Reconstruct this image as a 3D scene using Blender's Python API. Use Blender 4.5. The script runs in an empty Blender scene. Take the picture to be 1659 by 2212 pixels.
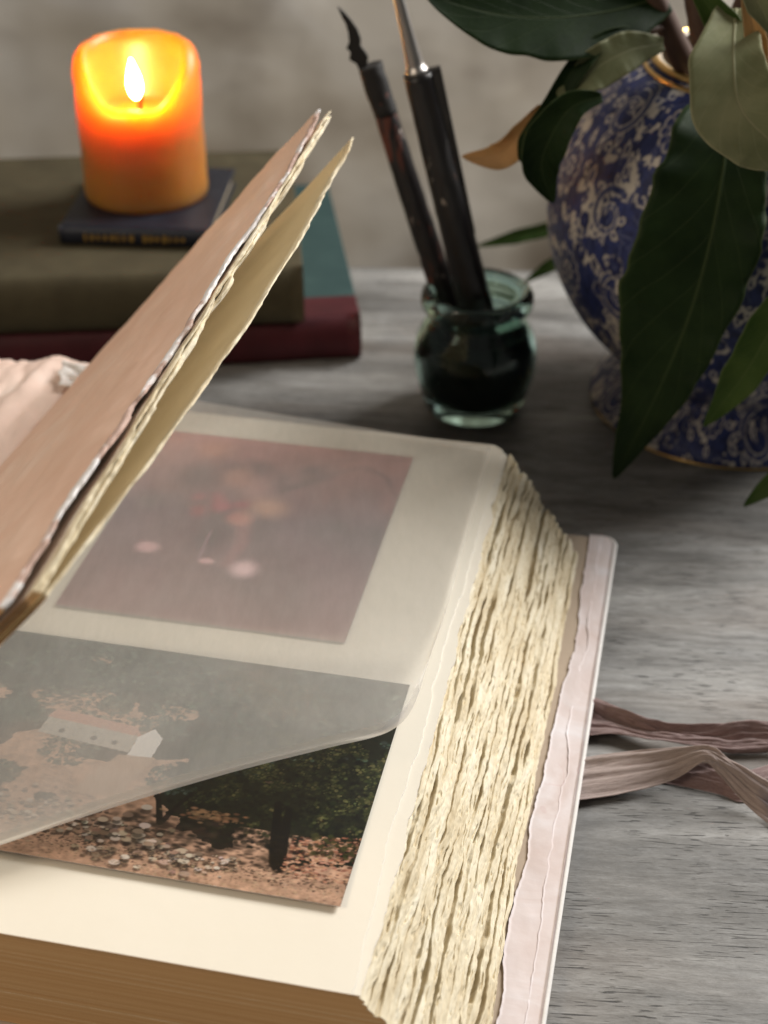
import bpy, math, random
import numpy as np
from mathutils import Vector, Matrix

random.seed(7)
rng = np.random.default_rng(11)
scene = bpy.context.scene
col = scene.collection
CM = 0.01                      # everything below is written in centimetres

# ------------------------------------------------------------------ camera
PITCH = math.radians(33.5); CAMH = 46.0; FPX = 3300.0
cam_d = bpy.data.cameras.new('camera'); cam = bpy.data.objects.new('camera', cam_d); col.objects.link(cam)
cam.location = (0, 0, CAMH * CM); cam.rotation_euler = (math.pi / 2 - PITCH, 0, 0)
cam_d.sensor_fit = 'VERTICAL'; cam_d.sensor_height = 36.0; cam_d.lens = 36.0 * FPX / 2212.0
cam_d.clip_start = 0.01; cam_d.clip_end = 50
cam_d.dof.use_dof = True; cam_d.dof.focus_distance = 0.59; cam_d.dof.aperture_fstop = 8.2
scene.camera = cam
scene.render.resolution_x = 768; scene.render.resolution_y = 1024

# ------------------------------------------------------------------ light
world = bpy.data.worlds.new('World'); scene.world = world; world.use_nodes = True
bg = world.node_tree.nodes['Background']; bg.inputs[0].default_value = (1.0, 0.955, 0.89, 1); bg.inputs[1].default_value = 0.10

def area(name, loc, target, sx, sy, power, color):
    d = bpy.data.lights.new(name, 'AREA'); d.shape = 'RECTANGLE'; d.size = sx; d.size_y = sy
    d.energy = power; d.color = color
    o = bpy.data.objects.new(name, d); col.objects.link(o)
    o.location = Vector(loc) * CM
    o.rotation_euler = (Vector(target) * CM - o.location).to_track_quat('-Z', 'Y').to_euler()
    return o
area('window_light', (116, 130, 108), (0, 55, 3), 0.8, 0.8, 45, (1.0, 0.975, 0.94))
area('warm_fill', (-95, -8, 96), (-8, 58, 4), 0.5, 0.5, 6.8, (1.0, 0.84, 0.66))  # added warm fill for the near page edges and raised cover, no visible source
scene.view_settings.view_transform = 'Standard'; scene.view_settings.look = 'None'
scene.view_settings.exposure = 0.12; scene.view_settings.gamma = 1.0
scene.view_settings.use_curve_mapping = False
scene.cycles.use_denoising = True
scene.cycles.sample_clamp_indirect = 4.0
scene.cycles.max_bounces = 12; scene.cycles.transparent_max_bounces = 16
scene.cycles.caustics_refractive = False; scene.cycles.caustics_reflective = False

# ------------------------------------------------------------------ helpers
C0 = np.array([0, 0, CAMH]); FW = np.array([0, math.cos(PITCH), -math.sin(PITCH)])
RT = np.array([1., 0, 0]); UP = np.array([0, math.sin(PITCH), math.cos(PITCH)])
def ray(x, y): return FW + (x - 829.5) / FPX * RT - (y - 1106) / FPX * UP
def at(x, y, z):               # point at height z
    d = ray(x, y); return C0 + d * ((z - CAMH) / d[2])
def aty(x, y, Y):              # point at distance Y across the table
    d = ray(x, y); return C0 + d * (Y / d[1])

def _h(ix, iy, iz, seed):
    n = (ix * 374761393 + iy * 668265263 + iz * 2147483647 + seed * 974711) & 0xffffffff
    n = ((n ^ (n >> 13)) * 1274126177) & 0xffffffff
    n = ((n ^ (n >> 16)) * 2246822519) & 0xffffffff
    return ((n ^ (n >> 15)) & 0xffff) / 32767.5 - 1.0
def vnoise(x, y=0, z=0, seed=0):
    x, y, z = np.broadcast_arrays(np.asarray(x, float), np.asarray(y, float), np.asarray(z, float))
    xi, yi, zi = np.floor(x).astype(np.int64), np.floor(y).astype(np.int64), np.floor(z).astype(np.int64)
    fx, fy, fz = x - xi, y - yi, z - zi
    fx, fy, fz = [f * f * (3 - 2 * f) for f in (fx, fy, fz)]
    r = 0
    for dx in (0, 1):
        for dy in (0, 1):
            for dz in (0, 1):
                r = r + (fx if dx else 1 - fx) * (fy if dy else 1 - fy) * (fz if dz else 1 - fz) * _h(xi + dx, yi + dy, zi + dz, seed)
    return r
def fbm(x, y=0, z=0, seed=0, octv=4):
    r = 0; a = 1; f = 1
    for k in range(octv):
        r = r + a * vnoise(np.asarray(x) * f, np.asarray(y) * f, np.asarray(z) * f, seed + k * 17); a *= .5; f *= 2.03
    return r
def sstep(a, b, x):
    t = np.clip((np.asarray(x, float) - a) / (b - a), 0, 1); return t * t * (3 - 2 * t)

BASE = {}
def empty(name, base, label, cat, group=None):
    o = bpy.data.objects.new(name, None); col.objects.link(o); o.empty_display_size = .01
    b = np.array(base, float); o.location = b * CM; BASE[o.name] = b
    o['label'] = label; o['category'] = cat
    if group: o['group'] = group
    return o
def mesh(name, verts, faces, mat, parent=None, base=None, smooth=True, uv=None, colr=None, mats=None, fmat=None, label=None, cat=None, kind=None, group=None):
    """verts: world centimetres (n,3); faces: (m,4) array or list; uv/colr per vertex"""
    v = np.asarray(verts, float)
    if parent is not None: b = BASE[parent.name]
    else: b = np.array(base if base is not None else (0, 0, 0), float)
    me = bpy.data.meshes.new(name)
    if isinstance(faces, np.ndarray):
        m, k = faces.shape
        me.vertices.add(len(v)); me.vertices.foreach_set('co', ((v - b) * CM).ravel())
        me.loops.add(m * k); me.loops.foreach_set('vertex_index', faces.astype(np.int32).ravel())
        me.polygons.add(m); me.polygons.foreach_set('loop_start', np.arange(0, m * k, k, dtype=np.int32))
        me.update(calc_edges=True)
    else:
        me.from_pydata([tuple(q) for q in (v - b) * CM], [], [tuple(int(i) for i in f) for f in faces])
    for mm in (mats or [mat]): me.materials.append(mm)
    if fmat is not None: me.polygons.foreach_set('material_index', np.asarray(fmat, dtype=np.int32))
    li = np.empty(len(me.loops), dtype=np.int32); me.loops.foreach_get('vertex_index', li)
    if uv is not None:
        l = me.uv_layers.new(name='UVMap'); l.data.foreach_set('uv', np.asarray(uv, float)[li].ravel())
    if colr is not None:
        a = me.color_attributes.new(name='Col', type='FLOAT_COLOR', domain='POINT')
        c = np.ones((len(v), 4)); c[:, :3] = colr; a.data.foreach_set('color', c.ravel())
    me.polygons.foreach_set('use_smooth', np.full(len(me.polygons), smooth, dtype=bool))
    if smooth and not isinstance(faces, np.ndarray):
        me.polygons.foreach_set('use_smooth', np.array([len(q) <= 4 for q in faces], dtype=bool))
    me.update()
    o = bpy.data.objects.new(name, me); col.objects.link(o)
    if parent is not None: o.parent = parent; BASE[o.name] = b
    else: o.location = b * CM; BASE[o.name] = b
    if parent is not None and parent.type == 'MESH' : pass
    if label: o['label'] = label
    if cat: o['category'] = cat
    if kind: o['kind'] = kind
    if group: o['group'] = group
    return o
def gridf(n, m, wrap=False, off=0):
    """quads of an n x m vertex grid (index i*m+j); wrap joins j end to start"""
    i, j = np.meshgrid(np.arange(n - 1), np.arange(m if wrap else m - 1), indexing='ij')
    j2 = (j + 1) % m
    return np.stack([i * m + j, i * m + j2, (i + 1) * m + j2, (i + 1) * m + j], -1).reshape(-1, 4) + off
def lathe(profile, cx, cy, n=96, jitter=None):
    p = np.asarray(profile, float); th = np.linspace(0, 2 * math.pi, n, endpoint=False)
    r = p[:, 0][:, None]; z = p[:, 1][:, None] + 0 * th
    v = np.stack([cx + r * np.cos(th), cy + r * np.sin(th), z], -1)
    return v.reshape(-1, 3), gridf(len(p), n, True)
def smoothpath(pts, n):
    p = np.asarray(pts, float); k = len(p)
    t = np.linspace(0, k - 1, n); out = np.zeros((n, p.shape[1]))
    for a, tt in enumerate(t):
        i = min(int(tt), k - 2); f = tt - i
        p0, p1, p2, p3 = p[max(i - 1, 0)], p[i], p[i + 1], p[min(i + 2, k - 1)]
        out[a] = .5 * (2 * p1 + (p2 - p0) * f + (2 * p0 - 5 * p1 + 4 * p2 - p3) * f * f + (3 * p1 - p0 - 3 * p2 + p3) * f ** 3)
    return out
def tube(pts, radii, n=12, cap=True, jit=0, seed=0):
    p = np.asarray(pts, float); r = np.broadcast_to(np.asarray(radii, float), (len(p),))
    t = np.gradient(p, axis=0); t /= np.linalg.norm(t, axis=1)[:, None] + 1e-9
    ref = np.array([0.3, -1, 0.2]); ref /= np.linalg.norm(ref)
    a = np.cross(t, ref); a /= np.linalg.norm(a, axis=1)[:, None] + 1e-9; b = np.cross(t, a)
    th = np.linspace(0, 2 * math.pi, n, endpoint=False)
    rr = r[:, None] * np.ones(n)
    if jit: rr = rr * (1 + jit * vnoise(np.arange(len(p))[:, None] * .5, np.cos(th) * 2, np.sin(th) * 2, seed))
    v = p[:, None, :] + rr[..., None] * (np.cos(th)[None, :, None] * a[:, None, :] + np.sin(th)[None, :, None] * b[:, None, :])
    V = v.reshape(-1, 3); Fq = [list(f) for f in gridf(len(p), n, True)]
    if cap: Fq.append(list(range(n))[::-1]); Fq.append([(len(p) - 1) * n + k for k in range(n)])
    return V, Fq
def box(o, ax, ay, az):
    """box at corner o with edge vectors"""
    o, ax, ay, az = [np.asarray(q, float) for q in (o, ax, ay, az)]
    v = np.array([o, o + ax, o + ax + ay, o + ay, o + az, o + ax + az, o + ax + ay + az, o + ay + az])
    return v, [[0, 3, 2, 1], [4, 5, 6, 7], [0, 1, 5, 4], [1, 2, 6, 5], [2, 3, 7, 6], [3, 0, 4, 7]]
def bevel(o, w, seg=3):
    m = o.modifiers.new('bevel', 'BEVEL'); m.width = w * CM; m.segments = seg; m.limit_method = 'ANGLE'; m.angle_limit = math.radians(35); return o
def solid(o, t, off=0):
    m = o.modifiers.new('solid', 'SOLIDIFY'); m.thickness = t * CM; m.offset = off; return o

# ------------------------------------------------------------------ materials
def lin(c): 
    c = np.asarray(c, float) / 255.; return tuple(np.where(c <= .04045, c / 12.92, ((c + .055) / 1.055) ** 2.4))
class NT:
    def __init__(s, name):
        s.m = bpy.data.materials.new(name); s.m.use_nodes = True; s.t = s.m.node_tree; s.N = s.t.nodes; s.L = s.t.links
        s.b = s.N['Principled BSDF']; s.out = s.N['Material Output']
    def n(s, t, **k):
        o = s.N.new(t)
        for a, v in k.items():
            if a.startswith('i_'): o.inputs[a[2:].replace('_', ' ')].default_value = v
            else: setattr(o, a, v)
        return o
    def l(s, a, b): s.L.new(a, b)
    def coord(s, kind='Object', scale=(1, 1, 1), rot=(0, 0, 0)):
        tc = s.n('ShaderNodeTexCoord'); mp = s.n('ShaderNodeMapping'); mp.inputs['Scale'].default_value = scale; mp.inputs['Rotation'].default_value = rot
        s.l(tc.outputs[kind], mp.inputs['Vector']); return mp.outputs['Vector']
    def noise(s, vec, scale, detail=4, rough=.55, dist=0):
        o = s.n('ShaderNodeTexNoise'); o.inputs['Scale'].default_value = scale; o.inputs['Detail'].default_value = detail
        o.inputs['Roughness'].default_value = rough; o.inputs['Distortion'].default_value = dist; s.l(vec, o.inputs['Vector']); return o.outputs['Fac']
    def ramp(s, fac, stops, interp='LINEAR'):
        o = s.n('ShaderNodeValToRGB'); e = o.color_ramp.elements; o.color_ramp.interpolation = interp
        while len(e) > 1: e.remove(e[-1])
        for k, (p, c) in enumerate(stops):
            if isinstance(c, (int, float)): c = (c, c, c)
            el = e[0] if k == 0 else e.new(p)
            el.position = p; el.color = (*c[:3], 1)
        s.l(fac, o.inputs['Fac']); return o.outputs['Color']
    def mix(s, fac, a, b, mode='MIX'):
        o = s.n('ShaderNodeMix'); o.data_type = 'RGBA'; o.blend_type = mode
        for sock, v in ((o.inputs[0], fac), (o.inputs[6], a), (o.inputs[7], b)):
            if hasattr(v, 'is_linked') or isinstance(v, bpy.types.NodeSocket): s.l(v, sock)
            elif isinstance(v, (int, float)): sock.default_value = v if sock.type == 'VALUE' else (v, v, v, 1)
            else: sock.default_value = (*v[:3], 1)
        return o.outputs[2]
    def math(s, op, a, b=0.0):
        o = s.n('ShaderNodeMath'); o.operation = op
        for k, v in enumerate((a, b)):
            if isinstance(v, bpy.types.NodeSocket): s.l(v, o.inputs[k])
            else: o.inputs[k].default_value = v
        return o.outputs[0]
    def bump(s, h, strength=.3, dist=.001, prev=None):
        o = s.n('ShaderNodeBump'); o.inputs['Strength'].default_value = strength; o.inputs['Distance'].default_value = dist
        s.l(h, o.inputs['Height'])
        if prev is not None: s.l(prev, o.inputs['Normal'])
        return o.outputs['Normal']
    def fin(s, color=None, rough=None, normal=None, **k):
        for nm, v in (('Base Color', color), ('Roughness', rough), ('Normal', normal)):
            if v is None: continue
            if isinstance(v, bpy.types.NodeSocket): s.l(v, s.b.inputs[nm])
            elif nm == 'Base Color': s.b.inputs[nm].default_value = (*v[:3], 1)
            else: s.b.inputs[nm].default_value = v
        for a, v in k.items(): s.b.inputs[a.replace('_', ' ')].default_value = v
        return s.m

def mat_wood():
    t = NT('weathered_wood'); v = t.coord('Object', (1, 1, 1), (0, 0, math.radians(4)))
    def st(k, seedoff=0.0):
        mp = t.n('ShaderNodeMapping'); mp.inputs['Scale'].default_value = (1.0, k, 1); mp.inputs['Location'].default_value = (seedoff, seedoff, 0); t.l(v, mp.inputs['Vector']); return mp.outputs['Vector']
    broad = t.noise(st(5), 5, 3, .55, .3); g1 = t.noise(st(7), 12, 6, .7, 1.3); g2 = t.noise(st(5, 3.), 60, 5, .75, .3); fine = t.noise(st(5, 7.), 240, 4, .7)
    c = t.ramp(g1, [(.30, (.11, .107, .10)), (.45, (.17, .167, .16)), (.58, (.235, .235, .23)), (.72, (.32, .325, .325))])
    c = t.mix(.38, c, t.ramp(g2, [(.30, (.085, .08, .073)), (.5, (.20, .196, .186)), (.70, (.35, .348, .34))]))
    c = t.mix(1.0, c, t.ramp(broad, [(.30, .50), (.5, .95), (.68, 1.6)]), 'MULTIPLY')
    warm = t.noise(st(3, 5.), 4.5, 2, .5); c = t.mix(t.ramp(warm, [(.5, 0.), (.72, .5)]), c, (.15, .105, .075))
    c = t.mix(t.ramp(fine, [(.5, 0.), (.75, .4)]), c, (.06, .057, .055))
    pores = t.noise(st(15, 11.), 78, 1.5, .5, .2); patch = t.noise(st(2, 2.), 10, 2, .5)
    pm = t.math('MULTIPLY', t.ramp(pores, [(.615, 0.), (.65, .9)]), t.ramp(patch, [(.40, 0.), (.52, 1.)]))
    c = t.mix(pm, c, (.022, .020, .019))
    h = t.math('SUBTRACT', t.math('ADD', t.math('MULTIPLY', g2, .7), t.math('MULTIPLY', fine, .3)), pm)
    return t.fin(c, t.ramp(g1, [(.3, .55), (.7, .40)]), t.bump(h, .45, .0014))
def mat_wall():
    t = NT('worn_plaster'); v = t.coord('Object', (1, 1, 1.6), (0, .5, .2))
    a = t.noise(v, 4, 3, .5, .5); b = t.noise(v, 11, 3, .5); c2 = t.noise(v, 3, 2, .5)
    c = t.ramp(a, [(.30, (.38, .32, .25)), (.47, (.58, .53, .45)), (.62, (.68, .64, .57)), (.75, (.82, .80, .77))])
    c = t.mix(t.ramp(b, [(.55, 0.), (.78, .45)]), c, (.24, .19, .15))
    c = t.mix(t.ramp(c2, [(.5, 0.), (.68, .5)]), c, (.62, .63, .63))
    return t.fin(c, .9, t.bump(b, .4, .003))
def mat_paper(name, c1, c2, scale=120, bumps=.15, rough=.85, trans=0.0):
    t = NT(name); v = t.coord('Object')
    a = t.noise(v, scale, 5, .65); b = t.noise(v, 9, 3, .5)
    c = t.mix(t.math('MULTIPLY', b, .9), c1, c2)
    c = t.mix(t.ramp(a, [(.4, 0.), (.8, .25)]), c, c2)
    return t.fin(c, rough, t.bump(a, bumps, .0006))
def mat_deckle():
    t = NT('deckled_paper'); v0 = t.coord('Object', (1, 1, 1), (0, 0, math.radians(12)))
    mp = t.n('ShaderNodeMapping'); mp.inputs['Scale'].default_value = (1.8, .30, 2.2); t.l(v0, mp.inputs['Vector']); v = mp.outputs['Vector']
    a = t.noise(v, 520, 3, .6); b = t.noise(v, 90, 4, .6)
    c = t.ramp(b, [(.3, (.60, .49, .31)), (.52, (.74, .65, .47)), (.72, (.85, .785, .63))])
    c = t.mix(t.ramp(t.noise(v, 160, 3, .6), [(.60, 0.), (.78, .6)]), c, (.42, .32, .16))
    h = t.math('ADD', t.math('MULTIPLY', b, .5), t.math('MULTIPLY', a, .35))
    return t.fin(c, .72, t.bump(h, .45, .0016))
def mat_pageedge():
    t = NT('page_edges'); v = t.coord('Object', (1.2, 1.2, 900), (0, 0, 0))
    a = t.noise(v, 1.5, 4, .6)
    c = t.ramp(a, [(.3, (.62, .34, .14)), (.55, (.70, .42, .19)), (.75, (.76, .50, .26))])
    return t.fin(c, .8, t.bump(a, .3, .0005))
def mat_pink(name='pink_handmade_paper', pale=0.0):
    t = NT(name); v = t.coord('Object')
    mp = t.n('ShaderNodeMapping'); mp.inputs['Rotation'].default_value = (0, 0, math.radians(12)); mp.inputs['Scale'].default_value = (9, 1.3, 9); t.l(v, mp.inputs['Vector'])
    st = t.noise(mp.outputs['Vector'], 9, 5, .6, .3); sp = t.noise(v, 60, 5, .65); b = t.noise(v, 14, 4, .6, .8)
    p = lambda c: tuple(q + (0.62 - q) * pale for q in c)
    c = t.ramp(b, [(.3, p((.84, .56, .43))), (.55, p((.88, .63, .50))), (.75, p((.90, .71, .60)))])
    c = t.mix(t.ramp(st, [(.52, 0.), (.6, .02), (.68, .0)]), c, p((.55, .38, .32)))
    c = t.mix(t.ramp(sp, [(.64, 0.), (.8, .10)]), c, p((.50, .33, .28)))
    h = t.math('ADD', t.math('MULTIPLY', b, 1.2), t.math('MULTIPLY', sp, .15))
    return t.fin(c, .8, t.bump(h, .3, .0022))
def mat_cover_face():
    t = NT('lilac_handmade_paper'); v = t.coord('Object')
    b = t.noise(v, 26, 5, .6, 1.0); ln = t.noise(v, 18, 3, .5, 1.5); sp = t.noise(v, 140, 4, .65)
    c = t.ramp(b, [(.3, (.60, .49, .46)), (.5, (.68, .60, .59)), (.7, (.75, .71, .73))])
    vein = t.ramp(t.math('ABSOLUTE', t.math('SUBTRACT', ln, .5)), [(0., .55), (.012, .0)])
    c = t.mix(t.math('MULTIPLY', vein, t.ramp(t.noise(v, 8, 2, .5), [(.56, 0.), (.68, 1.)])), c, (.48, .24, .23))
    c = t.mix(t.ramp(sp, [(.66, 0.), (.8, .4)]), c, (.48, .36, .33))
    return t.fin(c, .6, t.bump(t.math('ADD', b, t.math('MULTIPLY', sp, .4)), .3, .001))
def mat_vellum():
    t = NT('vellum'); v = t.coord('Object'); a = t.noise(v, 300, 4, .6)
    tr = t.n('ShaderNodeBsdfTransparent'); df = t.n('ShaderNodeBsdfDiffuse'); tl = t.n('ShaderNodeBsdfTranslucent'); gl = t.n('ShaderNodeBsdfGlossy')
    tr.inputs[0].default_value = (.97, .97, .97, 1); df.inputs[0].default_value = (.95, .925, .87, 1); tl.inputs[0].default_value = (.95, .92, .86, 1)
    gl.inputs['Roughness'].default_value = .38; gl.inputs[0].default_value = (1, 1, 1, 1)
    m1 = t.n('ShaderNodeMixShader'); t.l(tl.outputs[0], m1.inputs[1]); t.l(df.outputs[0], m1.inputs[2]); m1.inputs[0].default_value = .58
    m2 = t.n('ShaderNodeMixShader'); t.l(m1.outputs[0], m2.inputs[1]); t.l(tr.outputs[0], m2.inputs[2]); fib = t.noise(t.coord('Object', (1, .25, 1), (0, 0, .6)), 160, 4, .7); t.l(t.ramp(t.math('ADD', t.math('MULTIPLY', fib, .5), t.math('MULTIPLY', t.noise(v, 22, 3, .6), .5)), [(.3, .50), (.7, .62)]), m2.inputs[0])
    fr = t.n('ShaderNodeFresnel'); fr.inputs[0].default_value = 1.4
    m3 = t.n('ShaderNodeMixShader'); t.l(t.math('MULTIPLY', fr.outputs[0], .4), m3.inputs[0]); t.l(m2.outputs[0], m3.inputs[1]); t.l(gl.outputs[0], m3.inputs[2])
    nb = t.bump(t.noise(v, 16, 3, .5), .5, .006, t.bump(a, .12, .0004)); t.l(nb, gl.inputs['Normal']); t.l(m3.outputs[0], t.out.inputs['Surface'])
    return t.m
def mat_vcol(name, rough=.3, coat=0., spec=.5):
    t = NT(name); a = t.n('ShaderNodeVertexColor'); a.layer_name = 'Col'
    return t.fin(a.outputs['Color'], rough, Coat_Weight=coat, Coat_Roughness=.06, Specular_IOR_Level=spec)
def mat_wax():
    t = NT('orange_wax'); v = t.coord('Object'); a = t.noise(v, 60, 4, .6)
    return t.fin(t.mix(a, (.37, .150, .030), (.42, .17, .036)), .38, t.bump(a, .15, .001),
        Subsurface_Weight=1.0, Subsurface_Scale=.075, Subsurface_Radius=(1.0, .70, .12), Subsurface_Anisotropy=.3)
def mat_emit(name, color, s):
    t = NT(name); e = t.n('ShaderNodeEmission'); e.inputs[0].default_value = (*color, 1); e.inputs[1].default_value = s
    t.l(e.outputs[0], t.out.inputs['Surface']); return t.m
def mat_cloth(name, c, c2, scale=60, rough=.7, worn=(.3, .3, .3), wornf=.3, spec=.3):
    t = NT(name); v = t.coord('Object'); a = t.noise(v, scale, 5, .65); b = t.noise(v, 700, 2, .5)
    cc = t.mix(t.ramp(a, [(.3, 0.), (.7, 1.)]), c, c2); cc = t.mix(t.ramp(a, [(.64, 0.), (.8, wornf)]), cc, worn)
    return t.fin(cc, rough, t.bump(b, .25, .0006), Specular_IOR_Level=spec)
def mat_leaf(name, c, c2, vein, rough=.4, tl=.25):
    t = NT(name); tc = t.n('ShaderNodeTexCoord'); sep = t.n('ShaderNodeSeparateXYZ'); t.l(tc.outputs['UV'], sep.inputs[0])
    au = t.math('ABSOLUTE', sep.outputs[0])
    ph = t.math('SUBTRACT', t.math('MULTIPLY', sep.outputs[1], 9.0), t.math('MULTIPLY', t.math('POWER', au, .8), 2.2))
    fr = t.math('ABSOLUTE', t.math('SUBTRACT', t.math('FRACT', ph), .5))
    vm = t.ramp(fr, [(.0, 1.), (.045, 0.)]); mid = t.ramp(au, [(.0, 1.), (.05, 0.)])
    vf = t.math('MAXIMUM', t.math('MULTIPLY', vm, .45), mid)
    v = t.coord('Object'); a = t.noise(v, 40, 4, .6); fine = t.noise(v, 350, 3, .6)
    cc = t.mix(t.ramp(a, [(.35, 0.), (.7, 1.)]), c, c2); cc = t.mix(t.math('MULTIPLY', vf, .6), cc, vein); cc = t.mix(t.ramp(au, [(.955, 0.), (.985, .8)]), cc, vein)
    nrm = t.bump(t.math('ADD', t.math('MULTIPLY', vf, -1.), t.math('MULTIPLY', fine, .4)), .35, .0008)
    t.fin(cc, rough, nrm, Specular_IOR_Level=.12)
    tr = t.n('ShaderNodeBsdfTranslucent'); t.l(cc, tr.inputs[0]); ms = t.n('ShaderNodeMixShader'); ms.inputs[0].default_value = tl
    t.l(t.b.outputs[0], ms.inputs[1]); t.l(tr.outputs[0], ms.inputs[2]); t.l(ms.outputs[0], t.out.inputs['Surface'])
    return t.m
def mat_ribbon(name, c1, c2, stain):
    t = NT(name); tc = t.n('ShaderNodeTexCoord'); mp = t.n('ShaderNodeMapping'); mp.inputs['Scale'].default_value = (2.0, 34, 1); t.l(tc.outputs['UV'], mp.inputs['Vector'])
    st = t.noise(mp.outputs['Vector'], 2.2, 5, .65, .3); v = t.coord('Object'); b = t.noise(v, 32, 3, .55)
    c = t.ramp(st, [(.3, c1), (.7, c2)]); c = t.mix(t.ramp(b, [(.62, 0.), (.74, .8)]), c, stain)
    t.fin(c, .52, t.bump(st, .55, .0012), Sheen_Weight=.4, Specular_IOR_Level=.4)
    tr = t.n('ShaderNodeBsdfTranslucent'); t.l(c, tr.inputs[0]); ms = t.n('ShaderNodeMixShader'); ms.inputs[0].default_value = .22
    t.l(t.b.outputs[0], ms.inputs[1]); t.l(tr.outputs[0], ms.inputs[2]); t.l(ms.outputs[0], t.out.inputs['Surface']); return t.m
def mat_chipped(name, dark, under, spot, amount=.6, axis_scale=(90, 90, 22)):
    t = NT(name); v = t.coord('Object', axis_scale); a = t.noise(v, 1.0, 5, .62, .4); v2 = t.coord('Object', (1, 1, .4)); b = t.noise(v2, 150, 3, .6)
    c = t.mix(t.ramp(a, [(amount, 0.), (amount + .035, 1.)]), dark, under); c = t.mix(t.ramp(b, [(.68, 0.), (.72, 1.)]), c, spot)
    return t.fin(c, t.ramp(a, [(.5, .3), (.7, .7)]), t.bump(a, .4, .0015))
def mat_plain(name, c, rough=.5, metal=0., **k):
    t = NT(name); v = t.coord('Object'); a = t.noise(v, 120, 4, .6)
    return t.fin(t.mix(t.math('MULTIPLY', a, .5), c, tuple(q * .6 for q in c)), rough, t.bump(a, .15, .0005), Metallic=metal, **k)
def mat_glass():
    t = NT('green_glass')
    return t.fin((.52, .76, .69), .06, None, Transmission_Weight=1.0, IOR=1.45)

def mat_tornpink():
    t = NT('torn_pink_edge'); v = t.coord('Object'); a = t.noise(v, 45, 4, .6)
    return t.fin(t.mix(t.ramp(a, [(.47, 0.), (.53, 1.)]), (.56, .40, .34), (.84, .82, .82)), .8, t.bump(t.noise(v, 400, 3, .6), .5, .0008))
def mat_leafpaper():
    t = NT('lit_leaf_paper'); v = t.coord('Object'); a = t.noise(v, 120, 5, .65); c = t.mix(a, (.86, .79, .62), (.80, .70, .52))
    t.fin(c, .85, t.bump(a, .15, .0006)); tr = t.n('ShaderNodeBsdfTranslucent'); tr.inputs[0].default_value = (.98, .86, .62, 1); ms = t.n('ShaderNodeMixShader'); ms.inputs[0].default_value = .5
    t.l(t.b.outputs[0], ms.inputs[1]); t.l(tr.outputs[0], ms.inputs[2]); t.l(ms.outputs[0], t.out.inputs['Surface']); return t.m
M = dict(leafpaper=mat_leafpaper(), tornpink=mat_tornpink(), wood=mat_wood(), wall=mat_wall(), page=mat_paper('cream_page', (.86, .815, .71), (.81, .75, .63)), deckle=mat_deckle(), pedge=mat_pageedge(),
    pink=mat_pink(), pinkp=mat_pink('pale_pink_paper', .35), cover=mat_cover_face(), vellum=mat_vellum(), wax=mat_wax(),
    board=mat_paper('tan_board', (.50, .41, .32), (.40, .31, .23), 60, .3), torn=mat_paper('torn_white_fibre', (.80, .78, .76), (.72, .69, .66), 300, .5),
    brownpatch=mat_paper('brown_paper_patch', (.36, .24, .19), (.28, .18, .14), 40, .4),
    navy=mat_cloth('navy_leather', (.008, .010, .018), (.018, .021, .032), 80, .45, (.09, .10, .12), .5, .35), olive=mat_cloth('olive_cloth', (.052, .042, .022), (.076, .063, .034), 40, .8, (.2, .17, .1), .3),
    red=mat_cloth('dark_red_leather', (.045, .006, .009), (.072, .010, .015), 50, .55, (.22, .06, .06), .3), teal=mat_cloth('teal_cloth', (.020, .048, .049), (.030, .064, .062), 60, .8, (.13, .2, .19), .2),
    bookpage=mat_paper('old_book_pages', (.42, .35, .24), (.32, .25, .16), 200, .3), gilt=mat_plain('gilt', (.75, .48, .14), .35, 1.0),
    glass=mat_glass(), ink=mat_cloth('dried_ink', (.010, .011, .012), (.035, .037, .036), 35, .5, (.07, .07, .065), .5), gold=mat_plain('gold_rim', (.83, .55, .2), .28, 1.0),
    leafd=mat_leaf('dark_leaf', (.006, .016, .004), (.014, .030, .008), (.05, .07, .028), .6, .10), leafm=mat_leaf('mid_leaf', (.028, .058, .012), (.05, .085, .02), (.10, .13, .05), .5, .2),
    leafo=mat_leaf('olive_leaf', (.15, .165, .085), (.24, .245, .14), (.34, .33, .2), .55, .3), leafdry=mat_leaf('dried_leaf', (.50, .31, .15), (.36, .24, .11), (.55, .38, .2), .6, .4),
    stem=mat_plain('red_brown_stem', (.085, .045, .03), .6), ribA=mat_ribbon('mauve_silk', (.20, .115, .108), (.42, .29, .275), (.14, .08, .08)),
    ribB=mat_ribbon('pale_mauve_silk', (.34, .245, .215), (.60, .49, .455), (.16, .135, .17)),
    penA=mat_chipped('chipped_black_paint', (.010, .009, .009), (.10, .04, .022), (.30, .26, .22), .66), penB=mat_chipped('worn_brown_lacquer', (.012, .010, .010), (.10, .028, .016), (.40, .33, .29), .57),
    rust=mat_plain('corroded_nib', (.012, .010, .009), .75), steel=mat_plain('dull_steel', (.42, .40, .38), .38, 1.0), flame=mat_emit('flame', (1.0, .52, .15), 190), wick=mat_plain('charred_wick', (.02, .015, .012), .9),
    print=mat_vcol('photo_print', .28, .3), china=mat_vcol('glazed_china', .5, .0, .3))

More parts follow.
